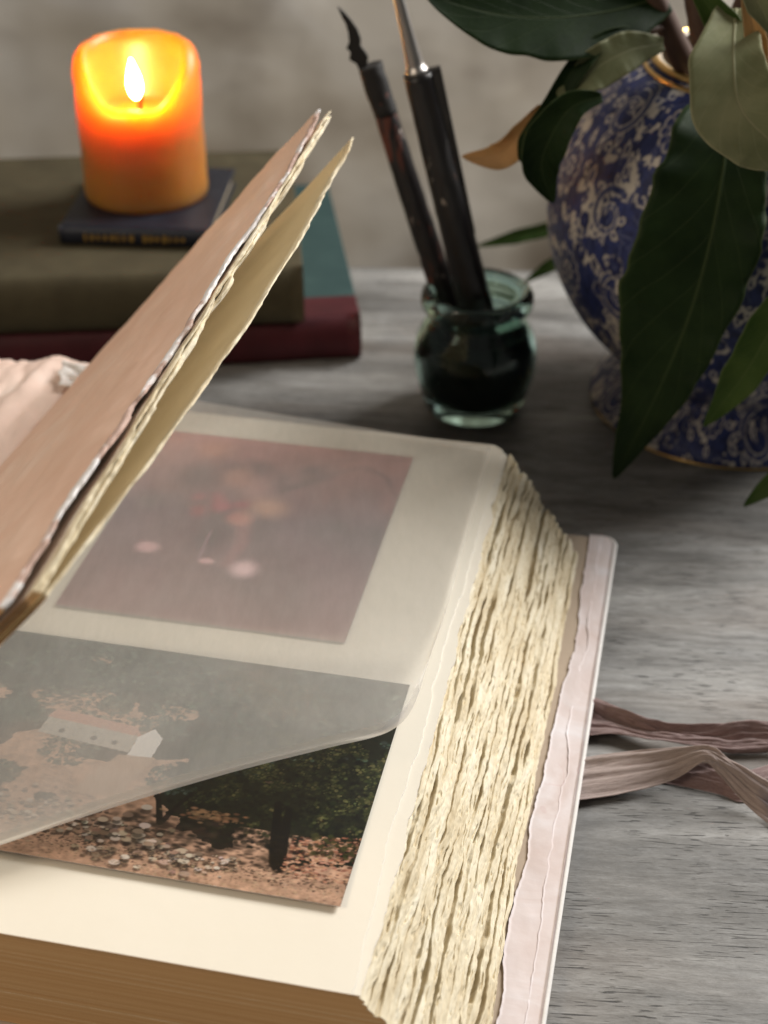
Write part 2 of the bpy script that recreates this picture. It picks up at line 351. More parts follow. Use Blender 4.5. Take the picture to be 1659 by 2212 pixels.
# ------------------------------------------------------------------ setting
tv, tf = box((-85, -30, -2.6), (170, 0, 0), (0, 131.5, 0), (0, 0, 2.6))
tv[:, :] = tv
for k in range(8):             # far edge of the table runs slightly askew
    if tv[k, 1] > 50: tv[k, 1] += -tv[k, 0] * .05
table = mesh('table_top', tv, tf, M['wood'], smooth=False, kind='structure', label='weathered grey wooden table top under everything')
bevel(table, .25)
nx, nz = 120, 60
X, Z = np.meshgrid(np.linspace(-120, 85, nx), np.linspace(-95, 85, nz), indexing='ij')
Y = 152 + 1.6 * fbm(X / 22, Z / 30, seed=3)
wall = mesh('backdrop', np.stack([X, Y, Z], -1).reshape(-1, 3), gridf(nx, nz), M['wall'], kind='structure', label='blotchy beige and grey plaster backdrop behind the table')

# ------------------------------------------------------------------ album
TH = math.radians(12.0)
U = np.array([math.cos(TH), -math.sin(TH), 0]); V = np.array([math.sin(TH), math.cos(TH), 0]); ZN = np.array([0, 0, 1.])
O = np.array([-24.2, 37.8, 0.])            # spine, near end
def ab(a, b, z):
    a, b, z = np.broadcast_arrays(np.asarray(a, float), np.asarray(b, float), np.asarray(z, float))
    return O + a[..., None] * U + b[..., None] * V + z[..., None] * ZN
def toab(p): d = np.asarray(p) - O; return float(d @ U), float(d @ V)
album = empty('photo_album', O + 14 * U + 17 * V, 'open cream photo album with thick torn page edges lying on the table', 'album')
PZ = 5.5                                    # height of the open page

# back cover board and its handmade paper
_q = np.linspace(0, math.pi / 2, 8); _ca = np.r_[-1, 29.75, 29.05 + .7 * np.cos(_q), -1]; _cb = np.r_[-.6, -.6, 34.55 + .7 * np.sin(_q), 35.25]; _n = len(_ca)
cov = np.concatenate([ab(_ca, _cb, .1), ab(_ca, _cb, .56)])
cb = mesh('back_cover', cov, [list(range(_n))[::-1], [k + _n for k in range(_n)]] + [[k, (k + 1) % _n, (k + 1) % _n + _n, k + _n] for k in range(_n)], M['board'], album, smooth=False, label='thick back board of the album')
bevel(cb, .16)
def strip(name, inner, outer, z, thick, mat, parent, bs, n_across=10, amp=.0, seed=0, label=None, smooth=True):
    """paper strip running along the album; inner/outer are functions of b giving a"""
    nb = len(bs); fr = np.linspace(0, 1, n_across); A = inner(bs)[:, None] * (1 - fr) + outer(bs)[:, None] * fr
    Bm = np.repeat(bs[:, None], n_across, 1)
    zz = z + amp * fbm(A * .9, Bm * .5, seed=seed)
    top = ab(A, Bm, zz); bot = ab(A, Bm, zz - thick)
    v = np.concatenate([top.reshape(-1, 3), bot.reshape(-1, 3)])
    f = list(gridf(nb, n_across)) ; off = nb * n_across
    f = [list(q)[::-1] for q in f] + [[q + off for q in r] for r in gridf(nb, n_across)]
    for i in range(nb - 1):
        a0, a1 = i * n_across, (i + 1) * n_across; f.append([a0, a1, a1 + off, a0 + off])
        e0, e1 = a0 + n_across - 1, a1 + n_across - 1; f.append([e1, e0, e0 + off, e1 + off])
    for j in range(n_across - 1):
        f.append([j + 1, j, j + off, j + 1 + off]); k = (nb - 1) * n_across + j; f.append([k, k + 1, k + 1 + off, k + off])
    return mesh(name, v, f, mat, parent, smooth=smooth, label=label)
bs = np.linspace(-.55, 35.2, 420)
def inner_edge(b): return 28.35 + .30 * fbm(b * .22, seed=5, octv=2) + .05 * fbm(b * 1.1, seed=6) + .015 * fbm(b * 6, seed=7) - .25 * sstep(24, 10, b)
def corner(b): q = np.clip(b - 34.5, 0, .69); return .7 - np.sqrt(np.maximum(.49 - q * q, 0))
turn = strip('cover_paper', inner_edge, lambda b: 29.66 - corner(b), .665, .10, M['cover'], cb, bs, 14, .03, 9, 'pinkish lilac paper turned in over the cover board with a torn inner edge')
strip('paper_ridge', lambda b: 28.98 + .13 * fbm(b * .35, seed=15) + .035 * fbm(b * 2.0, seed=14), lambda b: 29.60 - corner(b), .688, .04, M['cover'], cb, bs, 8, .015, 19)
# pale lip, its colour painting the highlight on the rounded outer edge
_qq = np.linspace(0, math.pi / 2, 20); _ea = np.r_[np.full(200, 29.72), 29.04 + .68 * np.cos(_qq)[1:]]; _eb = np.r_[np.linspace(-.5, 34.54, 200), 34.54 + .68 * np.sin(_qq)[1:]]
ep = ab(_ea, _eb, .545) + .02 * vnoise(np.linspace(0, 60, len(_ea)), seed=4)[:, None] * ZN
ev, ef = tube(ep, .11, 8); mesh('edge_highlight', ev, ef, M['torn'], cb, label='pale painted highlight along the outer edge of the cover')

# the block of thick deckle-edged leaves
NL = 17; z0, z1 = .62, 5.32; LT = (z1 - z0) / NL
NB = 600; bb = np.linspace(0, 34.9, NB)
prof_k = 27
def slope_a(z): return 27.95 - 4.15 * ((z - z0) / (z1 - z0)) ** 1.05     # fore-edge of the block leans back towards the top
for k in range(NL):
    f = (k + .5) / NL
    zt = z0 + (k + 1) * LT; zb = z0 + k * LT
    bend = .16 * fbm(bb * .10, k * .35, seed=21) + .05 * fbm(bb * .5, k * 2.3, seed=22) + .05 * vnoise(k * 3.7, seed=23)
    wob = lambda j: .060 * fbm(bb * .33, j * 7.7, seed=31) + .028 * fbm(bb * 1.3, j * 4.1, seed=32)
    nearb = sstep(1.6, .3, bb)
    tz = zt + wob(k + 1) * (1 - nearb) * (k < NL - 1); bz = zb + wob(k) * (1 - nearb) * (k > 0)
    p = np.linspace(0, 1, prof_k); B2 = bb[:, None]; p2 = p[None]
    Zl = tz[:, None] * (1 - p2) + bz[:, None] * p2; Al = slope_a(np.maximum(Zl, z0)) + bend[:, None]
    bulge = .045 * np.sin(math.pi * np.clip(p2, 0, 1)) ** .6
    crk = (.05 + .42 * sstep(-.7, .3, fbm(bb * .6, k * 6.3, seed=50, octv=4)))[:, None]; crk2 = (.05 + .42 * sstep(-.7, .3, fbm(bb * .6, (k + 1) * 6.3, seed=50, octv=4)))[:, None]
    wd = .056 + .028 * vnoise(bb * 1.3, k * 2., seed=51)[:, None]
    crack = crk2 * np.exp(-(p2 / wd) ** 2) + crk * np.exp(-((1 - p2) / wd) ** 2)
    mid = .5 + .25 * fbm(bb * .5, k * 9.1, seed=52)[:, None]; mcr = .22 * sstep(.40, .85, fbm(bb * .8, k * 3.3, seed=53, octv=3))[:, None] * np.exp(-((p2 - mid) / .045) ** 2)
    relief = .030 * fbm(B2 * 1.0, p2 * 1.6 + k * 9, seed=40, octv=3) + .026 * fbm(B2 * 3.2, p2 * 5.0 + k * 5, seed=41, octv=3) + .05 * vnoise(k * 3.3, bb * .12, seed=47)[:, None]
    chip = -.07 * sstep(.66, .80, vnoise(B2 * 2.0, p2 * 4.2 + k * 4, seed=44))
    d = bulge + relief; din = (crack + mcr - chip) * (1 - .8 * nearb[:, None])
    nz_ = .68; na_ = .73
    A = np.concatenate([np.zeros((NB, 1)), Al + d * na_ - din * .5, np.zeros((NB, 1))], 1); Zz = np.concatenate([tz[:, None], Zl + d * nz_ * (1 - nearb[:, None] * .6) - din * .85, bz[:, None]], 1)
    Zz = np.maximum(Zz, .585)
    m = prof_k + 2
    Bm = np.repeat(bb[:, None], m, 1)
    Bm = Bm * (34.9 - .05 * (NL - k) - .9 * (1 - f)) / 34.9 + .006 * vnoise(k * 3.7, 1.1, seed=3)
    P = ab(A, Bm, Zz); fq = gridf(NB, m, True)[:, ::-1]
    v = P.reshape(-1, 3)
    faces = [list(q) for q in fq]; fm = [0] * len(faces)
    faces.append(list(range(m))); fm.append(1); faces.append([(NB - 1) * m + j for j in range(m)][::-1]); fm.append(0)
    mesh('leaf', v, faces, None, album, mats=[M['deckle'], M['pedge']], fmat=fm)
# thin upper sheets (open page on top)
def thin_page(z, amax, blen, b0, seed, mat, name='page', th=.07, lift=0.0, label=None):
    n = 500; b = np.linspace(b0, b0 + blen, n)
    e = lambda b: amax + .09 * fbm(b * .5, seed=seed) + .022 * fbm(b * 3.2, seed=seed + 1) + .12 * fbm(b * .15, seed=seed + 2) - .5 * sstep(b0 + blen - .5, b0 + blen + .2, b)
    na = 40; fr = np.linspace(0, 1, na); fr = fr ** .5; A = e(b)[:, None] * fr; Bm = np.repeat(b[:, None], na, 1)
    zz = z + .02 * fbm(A * .2, Bm * .15, seed=seed) + lift * sstep(6, 0, Bm) * fr[None] ** 2
    top = ab(A, Bm, zz); bot = ab(A, Bm, zz - th)
    v = np.concatenate([top.reshape(-1, 3), bot.reshape(-1, 3)]); off = n * na
    f = [list(q)[::-1] for q in gridf(n, na)]; fm = [0] * len(f)
    g = [[q + off for q in r] for r in gridf(n, na)]; f += g; fm += [0] * len(g)
    for i in range(n - 1):
        e0, e1 = i * na + na - 1, (i + 1) * na + na - 1; f.append([e1, e0, e0 + off, e1 + off]); fm.append(1)
    for j in range(na - 1):
        f.append([j + 1, j, j + off, j + 1 + off]); fm.append(2); k = (n - 1) * na + j; f.append([k, k + 1, k + 1 + off, k + off]); fm.append(0)
    return mesh(name, v, f, None, album, mats=[mat, M['torn'], M['pedge']], fmat=fm, label=label, smooth=False)
thin_page(5.425, 23.9, 34.9, -.05, 61, M['page'], 'page')
thin_page(PZ - .005, 23.55, 35.3, -.1, 71, M['page'], 'page', label='open cream page carrying the two photographs')

# ---- painted prints -------------------------------------------------------
class Canvas:
    def __init__(s, w, h, c): s.w, s.h = w, h; s.a = np.zeros((h, w, 3)); s.a[:] = c
    def dab(s, x, y, r, c, al=1., soft=.5, sy=1., rot=0.):
        R = int(r * max(1, sy) + 2); x0, x1 = max(0, int(x) - R), min(s.w, int(x) + R + 1); y0, y1 = max(0, int(y) - R), min(s.h, int(y) + R + 1)
        if x0 >= x1 or y0 >= y1: return
        yy, xx = np.mgrid[y0:y1, x0:x1]; dx, dy = xx - x, yy - y
        if rot: cr, sr = math.cos(rot), math.sin(rot); dx, dy = dx * cr + dy * sr, -dx * sr + dy * cr
        d = np.sqrt(dx * dx + (dy / sy) ** 2) / r
        m = (1 - sstep(1 - soft, 1 + 1e-6, d)) * al
        s.a[y0:y1, x0:x1] = s.a[y0:y1, x0:x1] * (1 - m[..., None]) + np.asarray(c) * m[..., None]
    def stroke(s, pts, w0, w1, c, al=1., soft=.4):
        p = np.asarray(pts, float); d = np.r_[0, np.cumsum(np.linalg.norm(np.diff(p, axis=0), axis=1))]
        n = max(2, int(d[-1] / max(.45 * min(max(w0, .6), max(w1, .6)), .5)))
        for t in np.linspace(0, d[-1], n):
            k = t / (d[-1] + 1e-9); s.dab(np.interp(t, d, p[:, 0]), np.interp(t, d, p[:, 1]), max(.6, w0 * (1 - k) + w1 * k), c, al, soft)
    def quad(s, pts, c, al=1.):
        p = np.asarray(pts, float); x0, x1 = int(max(0, p[:, 0].min())), int(min(s.w - 1, p[:, 0].max())) + 1; y0, y1 = int(max(0, p[:, 1].min())), int(min(s.h - 1, p[:, 1].max())) + 1
        if x0 >= x1 or y0 >= y1: return
        yy, xx = np.mgrid[y0:y1, x0:x1]; ins = np.zeros(xx.shape, bool); j = len(p) - 1
        for i in range(len(p)):
            c1 = (p[i, 1] > yy) != (p[j, 1] > yy); xi = (p[j, 0] - p[i, 0]) * (yy - p[i, 1]) / (p[j, 1] - p[i, 1] + 1e-9) + p[i, 0]
            ins ^= c1 & (xx < xi); j = i
        s.a[y0:y1, x0:x1][ins] = s.a[y0:y1, x0:x1][ins] * (1 - al) + np.asarray(c) * al
def var(c, s): return np.clip(np.asarray(c) * (1 + s * rng.normal(size=3) * .4 + s * rng.normal()), 0, 1)

def paint_child():             # soft, faded colour snapshot; y = 0 is the far edge
    w, h = 200, 236; c = Canvas(w, h, lin((146, 112, 116)))
    yy, xx = np.mgrid[0:h, 0:w]; t = yy / h
    for (p, q) in [((150, 110, 112), 0)]: pass
    top, mid, low = np.array(lin((168, 122, 112))), np.array(lin((100, 74, 86))), np.array(lin((140, 112, 104)))
    g = np.where(t[..., None] < .45, top + (mid - top) * (t / .45)[..., None], mid + (low - mid) * ((t - .45) / .55)[..., None])
    c.a = g * (1 + .16 * fbm(xx / 26., yy / 30., seed=2)[..., None])
    for k in range(26): c.dab(rng.uniform(60, 140), rng.uniform(30, 62), rng.uniform(9, 17), var(lin((86, 62, 72)), .1), .35, .9)
    c.stroke([(110, 70), (140, 42), (165, 22), (185, 34), (198, 60)], 5, 3, lin((92, 62, 70)), .35, .9)
    for k in range(14): c.dab(rng.uniform(140, 200), rng.uniform(10, 80), rng.uniform(4, 12), var(lin((172, 124, 112)), .12), .25, .9, 2.2)
    c.dab(44, 60, 30, lin((72, 56, 66)), .6, .8, .9); c.dab(20, 100, 22, lin((80, 62, 74)), .5, .9)
    c.dab(45, 20, 22, lin((196, 142, 110)), .6, .9); c.dab(74, 56, 18, lin((196, 148, 124)), .6, .8, 1.2)
    c.dab(108, 92, 26, lin((220, 182, 146)), .6, .95, .8, .3); c.dab(92, 70, 20, lin((206, 166, 150)), .4, .95, 1.3); c.dab(92, 110, 14, lin((208, 160, 132)), .7, .8)
    for k in range(16): c.dab(rng.uniform(52, 92), rng.uniform(84, 112), rng.uniform(6, 12), var(lin((168, 60, 84)), .12), .35, .9)
    c.dab(74, 96, 13, lin((190, 92, 104)), .45, .9); c.stroke([(96, 112), (102, 140), (98, 168)], 11, 7, lin((204, 140, 132)), .10, .9)
    c.dab(78, 140, 16, lin((76, 60, 72)), .6, .9, 1.3); c.stroke([(30, 176), (80, 176), (120, 180)], 10, 9, lin((84, 68, 80)), .08, .9)
    c.dab(112, 170, 15, lin((240, 220, 212)), .75, .85); c.dab(38, 158, 12, lin((220, 190, 184)), .75, .7, .8); c.dab(84, 166, 8, lin((228, 198, 190)), .7, .7, .6)
    c.stroke([(76, 130), (78, 165)], 1.2, 1.2, lin((150, 126, 134)), .5)
    c.a = np.clip((c.a - .15) * 1.6 + .14, .012, 1) * np.array((.92, .80, .93)); return c
def paint_coast():             # sunlit wooded shore with a white-gabled house; x = fore-edge direction
    K = 1.25; w, h = int(430 * K), int(300 * K); c = Canvas(w, h, lin((30, 33, 20)))
    yy, xx = np.mgrid[0:h, 0:w]; X_, Y_ = xx / K, yy / K
    def D(x, y, r, cc, al=1., soft=.5, sy=1.): c.dab(x * K, y * K, max(.55, r * K), cc, al, soft, sy)
    def S(p, a, b, cc, al=1.): c.stroke([(x * K, y * K) for x, y in p], a * K, b * K, cc, al)
    def Q(p, cc, al=1.): c.quad([(x * K, y * K) for x, y in p], cc, al)
    earth = np.array(lin((206, 158, 124)))
    gm = fbm(X_ / 55., Y_ / 30., seed=8) + (Y_ - 135) / 150. - np.abs(X_ - 120) / 420. - .55 * sstep(215, 300, X_) * (Y_ < 225) - .6 * sstep(85, 50, Y_)
    c.a = np.where((gm > -.02)[..., None], earth * (1 + .28 * fbm(X_ / 6., Y_ / 4., seed=9)[..., None]), c.a)
    F = [(36, 54, 44), (56, 76, 64), (78, 98, 84), (26, 40, 34), (104, 122, 104)]
    for k in range(5200):      # wood on the slope
        x, y = rng.uniform(0, 430), rng.uniform(-4, 135)
        if fbm(x / 42., y / 24., seed=12) + .38 - max(0, y - 55) / 85. > -.1: D(x, y, rng.uniform(1.2, 4.2), var(lin(F[rng.integers(5)]), .22), .8, .5, .8)
    for cx, cy, R_ in [(205, 105, 24), (150, 92, 18), (265, 128, 24), (128, 160, 30), (60, 118, 24), (30, 160, 20), (240, 180, 26), (300, 140, 30), (75, 205, 22)]:
        for k in range(330):
            a, q = rng.uniform(0, 6.28), R_ * math.sqrt(rng.uniform()); x, y = cx + q * math.cos(a), cy + q * .8 * math.sin(a)
            D(x, y, rng.uniform(1, 3), var(lin(F[rng.integers(3) if y > cy else rng.integers(5)]), .2), .85, .5)
    Q([(92, 118), (188, 128), (186, 154), (90, 144)], lin((196, 190, 178))); Q([(96, 108), (182, 118), (192, 131), (90, 121)], lin((214, 150, 126)))
    for k in range(90): D(rng.uniform(92, 186), rng.uniform(122, 150), rng.uniform(1, 3), var(lin((176, 168, 154)), .12), .5)
    Q([(188, 131), (200, 117), (212, 129), (210, 156), (186, 160)], lin((255, 252, 248)))
    for q in (112, 146, 168): D(q, 122 + (q - 92) * .1 + 14, 4, lin((66, 72, 74)), .9, .4)
    Q([(178, 158), (214, 156), (196, 215), (150, 215)], lin((206, 166, 134)), .85)
    inside = lambda x, y, e=1.: ((x - 352) / 118) ** 2 + ((y - 168) / 80) ** 2 < e + .35 * vnoise(x / 16., y / 13., seed=5)
    for k in range(2600):      # the dark near trees
        x, y = rng.uniform(205, 430), rng.uniform(92, 262)
        if inside(x, y): D(x, y, rng.uniform(1.5, 5), var(lin([(16, 19, 12), (24, 28, 16), (34, 38, 20)][rng.integers(3)]), .25), .8, .6)
    for k in range(6500):
        x, y = rng.uniform(215, 430), rng.uniform(90, 232)
        lit = fbm(x / 15., y / 11., seed=6) + .35 * (x - 340) / 90. - (y - 165) / 130.
        if inside(x, y, .95) and lit > -.05: D(x, y, rng.uniform(.7, 2.6), var(lin([(52, 58, 26), (74, 76, 34), (42, 50, 24), (104, 102, 54)][rng.integers(3) if lit < .4 else rng.integers(4)]), .2), min(.75, .25 + lit), .6)
    for p in ([(356, 196), (360, 230), (366, 268)], [(344, 190), (352, 226), (362, 262)]): S(p, 4, 8, lin((13, 12, 11)), .97)
    S([(222, 186), (236, 210), (246, 236)], 2.5, 4, lin((18, 15, 12)), .95); S([(262, 196), (254, 214), (247, 236)], 2, 3.5, lin((18, 15, 12)), .95)
    for k in range(420): D(rng.uniform(222, 380), rng.uniform(228, 270), rng.uniform(2, 8), var(lin((26, 19, 15)), .4), .6, .8, .45)
    for k in range(120): D(rng.normal(288, 14), rng.normal(219, 4), rng.uniform(1.5, 5), var(lin([(176, 124, 76), (140, 92, 56), (196, 146, 96)][rng.integers(3)]), .15), .55, .8, .5)
    for k in range(520):
        x = rng.uniform(368, 430); D(x, rng.uniform(222 + (400 - x) * .2, 276), rng.uniform(.8, 3.4), var(lin([(198, 132, 92), (170, 104, 72), (222, 164, 124), (90, 50, 34)][rng.integers(4)]), .18), .8, .5, .5)
    for k in range(90): D(rng.uniform(385, 428), rng.uniform(220, 246), rng.uniform(1, 3.4), var(lin((66, 62, 26)), .3), .8)
    for k in range(150): D(rng.uniform(120, 300), rng.normal(238, 10), rng.uniform(3, 9), var(lin((60, 46, 36)), .3), .5, .8, .6)
    for k in range(520):       # tumbled rocks and the pale shore
        x = rng.uniform(0, 330); y = 232 + x * .12 + rng.normal() * 13
        if x > 262 and y < 264: continue
        r = rng.uniform(1.2, 6.2) * (1.25 if 190 < x < 290 else .85); D(x + .6, y + r * .7, r, lin((44, 32, 26)), .8, .5, .7); D(x, y, r * .85, var(lin([(200, 176, 150), (172, 140, 114), (146, 116, 94), (224, 206, 186)][rng.integers(4)]), .14), .9, .3, .62)
    for k in range(2400):
        x = rng.uniform(0, 430); y = rng.uniform(270, 302) - (x < 200) * rng.uniform(0, 12); D(x, y, rng.uniform(.6, 2.6), var(lin([(186, 150, 112), (204, 172, 136), (160, 122, 86), (112, 82, 58)][rng.integers(4)]), .15), .6, .7, .5)
    for k in range(420):
        x = rng.uniform(120, 430); y = 276 + rng.normal() * 6; D(x, y, rng.uniform(.6, 2.4), var(lin((52, 32, 24)), .35), .75, .4, .5)
    g = c.a.mean(-1, keepdims=True); c.a = np.clip((g + (c.a - g) * .80) * (1 - .25 * sstep(150, 260, Y_))[..., None], 0, 1)
    return c
def print_sheet(name, corner_br, u_dir, wcm, hcm, cv, z, label, lift=.0):
    """corner_br: near fore-edge corner in (a,b); image x runs to the fore-edge, y towards the viewer"""
    ud = u_dir / np.linalg.norm(u_dir); vd = np.array([-ud[1], ud[0], 0])
    if vd[1] < 0: vd = -vd
    h, w = cv.a.shape[:2]; ii, jj = np.mgrid[0:h, 0:w]; fx = jj / (w - 1); fy = ii / (h - 1)
    P = corner_br + (-(1 - fx) * wcm)[..., None] * ud + ((1 - fy) * hcm)[..., None] * vd
    zz = z + lift * (fy ** 6) + .012 * fbm(fx * 3, fy * 3, seed=5); P[..., 2] = zz
    f = gridf(h, w)[:, ::-1]; idx = np.arange(h * w).reshape(h, w); ring = np.r_[idx[0, :-1], idx[:-1, -1], idx[-1, :0:-1], idx[:0:-1, 0]]; Vt = P.reshape(-1, 3)
    nr_ = len(ring); lo = Vt[ring] - np.array([0, 0, .035]); k = np.arange(nr_); k2 = (k + 1) % nr_
    f = np.concatenate([f, np.stack([ring[k2], ring[k], h * w + k, h * w + k2], -1)])
    cl = np.concatenate([cv.a.reshape(-1, 3), np.full((nr_, 3), .75)])
    return mesh(name, np.concatenate([Vt, lo]), f, M['print'], album, colr=cl, label=label)
P1br, P1bl = at(745, 1392, PZ), at(120, 1310, PZ)
ph1 = print_sheet('photograph', P1br, P1br - P1bl, 13.05, 15.4, paint_child(), PZ + .10, 'faded mauve snapshot under the translucent sheet')
P2br, P2b0 = at(735, 1962, PZ + .12), at(0, 1840, PZ + .12)
ph2 = print_sheet('photograph', P2br, P2br - P2b0, 17.4, 12.2, paint_coast(), PZ + .10, 'colour print of a wooded rocky shore, half covered', .10)

# ---- translucent interleaf
near = [(-420, 1960), (-200, 1905), (0, 1836), (250, 1752), (500, 1676), (700, 1626), (800, 1604), (852, 1582), (884, 1548), (905, 1500)]
liftn = [.6, .8, 1.0, 1.25, 1.6, 1.9, 2.0, 1.9, 1.6, 1.1]
Np = np.array([at(x, y, PZ + .2 + l) for (x, y), l in zip(near, liftn)])
Fp = [at(x, y, PZ + .2) for x, y in [(100, 812), (1058, 966)]]
ns, nt = 120, 90
sN = smoothpath(Np, ns); kk = np.linspace(0, 1, ns)
far_f = np.clip(kk * 1.0, 0, 1); dN = np.r_[0, np.cumsum(np.linalg.norm(np.diff(sN[:, :2], axis=0), axis=1))]
aN = np.array([toab(p)[0] for p in sN]); fa = (aN - aN[0]) / (aN[-1] - aN[0])
sF = Fp[0][None] * (1 - fa[:, None]) + Fp[1][None] * fa[:, None]
tt = np.linspace(0, 1, nt)
G = sF[:, None, :] * (1 - tt)[None, :, None] + sN[:, None, :] * tt[None, :, None]
lf = (sN[:, 2] - PZ - .2)[:, None] * sstep(.55, 1.0, tt)[None] ** 1.3
G[..., 2] = PZ + .20 + lf + .035 * fbm(G[..., 0] * .16, G[..., 1] * .16, seed=77) - .02
# thin edge roll
dirn_ = sN - sF; dirn_[:, 2] = 0; dirn_ /= np.linalg.norm(dirn_, axis=1)[:, None]
k0 = int(.93 * nt); RC = .42; angc = np.linspace(0, 2.3, nt - k0)          # near edge rolls upwards
G0 = G.copy(); tq = np.linspace(0, 1, k0 + 1) * (nt - 1)
for q in range(k0 + 1): f0 = int(min(tq[q], nt - 2)); w0 = tq[q] - f0; G[:, q] = G0[:, f0] * (1 - w0) + G0[:, f0 + 1] * w0 - dirn_ * (RC * .95 * (q / k0))
basep = G[:, k0].copy()
for q in range(k0, nt):
    a_ = angc[q - k0]; G[:, q] = basep + dirn_ * (RC * math.sin(a_)) + ZN * (RC * (1 - math.cos(a_)))
mesh('vellum_sheet', G.reshape(-1, 3), gridf(ns, nt), M['vellum'], album, label='milky translucent interleaf lifting off the lower photograph')

# ---- raised leaves and front cover at the spine side
def raised(name, Sn, Sf, Fn, Ff, th, mat, edge_mat, bow, seed, rough=.12, na=50, nb=420, label=None, thick_jit=.3, wav=.0, ebow=0.):
    """sheet hinged along Sn-Sf, fore-edge Fn-Ff; deckled fore-edge"""
    Sn, Sf, Fn, Ff = [np.asarray(q, float) for q in (Sn, Sf, Fn, Ff)]
    s = np.linspace(0, 1, nb); t = np.linspace(0, 1, na)
    S = Sn[None] * (1 - s[:, None]) + Sf[None] * s[:, None]; Fo = Fn[None] * (1 - s[:, None]) + Ff[None] * s[:, None] + (ebow * np.sin(math.pi * s))[:, None] * (U * .9 - ZN * .25)
    L = np.linalg.norm(Sf - Sn); w = np.linalg.norm(Fo - S, axis=1)
    e = 1 + (rough * fbm(s * L * .55, seed=seed, octv=3) + .22 * rough * fbm(s * L * 3.1, seed=seed + 1)) / w
    nrm = np.cross(Sf - Sn, (Fn - Sn)); nrm /= np.linalg.norm(nrm)
    if nrm[2] < 0: nrm = -nrm
    P = S[:, None] + (Fo - S)[:, None] * (t[None, :, None] * e[:, None, None])
    P = P + nrm * (bow * np.sin(math.pi * t)[None, :, None] + wav * (fbm(s[:, None] * 4, t[None] * 3.0, seed=seed + 3) + .45 * fbm(s[:, None] * 6 + t[None] * 2, t[None] * 7, seed=seed + 8))[..., None] * sstep(0, .3, t)[None, :, None])
    thk = th * (1 + thick_jit * fbm(s[:, None] * L * .7, t[None] * 0 + 1, seed=seed + 4)) * (1 - .25 * sstep(.97, 1, t))[None]
    Q = P - nrm * thk[..., None]
    # rounded ragged edge strip
    ne = 5; ph = np.linspace(0, 1, ne + 2)[1:-1]; dirn = (Fo - S) / w[:, None]
    E = P[:, -1][:, None] * (1 - ph)[None, :, None] + Q[:, -1][:, None] * ph[None, :, None] + dirn[:, None] * (.5 * th * np.sin(math.pi * ph)[None] + .07 * fbm(s[:, None] * L * 1.2, ph[None] * 4 + seed, seed=seed + 6))[..., None]
    ring = np.concatenate([P, E, Q[:, ::-1]], 1); m = ring.shape[1]
    f = gridf(nb, m, True); jj = np.tile(np.arange(m), nb - 1)
    fm = np.where((jj >= na - 2) & (jj < na + ne), 1, 0).tolist()
    faces = [list(q) for q in f]; faces.append(list(range(m))[::-1]); fm.append(2); faces.append([(nb - 1) * m + j for j in range(m)]); fm.append(0)
    return mesh(name, ring.reshape(-1, 3), faces, None, album, mats=[mat, edge_mat, M['pedge']], fmat=fm, label=label)
def edge_pts(xf, yf, xn, yn, bfar, bnear):
    """fore-edge corner points seen at those pixels, standing over album length b"""
    r = []
    for (x, y, b) in ((xn, yn, bnear), (xf, yf, bfar)):
        d = ray(x, y); # intersect with the plane b = const (normal V)
        t = ((O + b * V - C0) @ V) / (d @ V); r.append(C0 + d * t)
    return r
def spine(z, a, b0=0., b1=35.0): return ab(a, b0, z), ab(a, b1, z)
Sn, Sf = spine(5.75, .3); Fn, Ff = edge_pts(766, 292, 98, 1284, 35.0, .4)
raised('leaf', Sn, Sf, Fn, Ff, .12, M['leafpaper'], M['deckle'], -.5, 101, .13, label='single lifted cream leaf', ebow=.65)
for k, (xf, yf, xn, yn, z, th) in enumerate([(710, 250, 84, 1278, 6.05, .20), (705, 246, 72, 1276, 6.4, .16)]):
    Sn, Sf = spine(z, .2 - .1 * k); Fn, Ff = edge_pts(xf, yf, xn, yn, 35.0, .3)
    raised('leaf', Sn, Sf, Fn, Ff, th, M['page'], M['deckle'], -.5, 120 + 10 * k, .20, label='lifted leaf with ragged edge in the bundle behind the front cover')
Sn, Sf = ab(-.4, -.5, 7.5), ab(.9, 35.3, 7.3); Fn, Ff = edge_pts(690, 234, -12, 1310, 35.3, -.3)
raised('front_cover', Sn, Sf, Fn, Ff, .20, M['pink'], M['tornpink'], .25, 160, .22, na=90, wav=.13, ebow=.42, label='raised front cover in wrinkled pink handmade paper with torn white edge')
# spine paper and patch
ns2, nt2 = 90, 70
s = np.linspace(0, 1, ns2); t = np.linspace(0, 1, nt2)
H0 = ab(.2, 2.0, 7.3)[None] * (1 - s[:, None]) + ab(.95, 36.0, 7.15)[None] * s[:, None]
W2 = 13.0
G2 = H0[:, None] + (-U)[None, None] * (t * W2)[None, :, None] + V[None, None] * (.35 * fbm(t * 6, seed=3) * 1)[None, :, None] * s[:, None, None]
G2[..., 2] += -.5 * t[None] - 1.6 * t[None] ** 2 + .13 * (1 - 2 * np.abs(fbm(s[:, None] * 13, t[None] * 9, seed=91))) + .09 * fbm(s[:, None] * 34, t[None] * 26, seed=93) + .35 * np.exp(-((t - .16) / .045) ** 2)[None]
sp_ = mesh('spine_paper', G2.reshape(-1, 3), gridf(ns2, nt2), M['pinkp'], album, label='crumpled pink paper covering the spine'); solid(sp_, .25, -1)
i0, i1, j0, j1 = int(.42 * ns2), int(.76 * ns2), 1, 20
pt_ = G2[i0:i1, j0:j1].copy(); pt_[..., 2] += .07; ii_ = np.arange(i1 - i0)
pt_[-1] += .25 * vnoise(np.arange(j1 - j0) * .9, seed=6)[:, None] * V; pt_[:, -1] += .2 * vnoise(ii_ * .8, seed=9)[:, None] * U
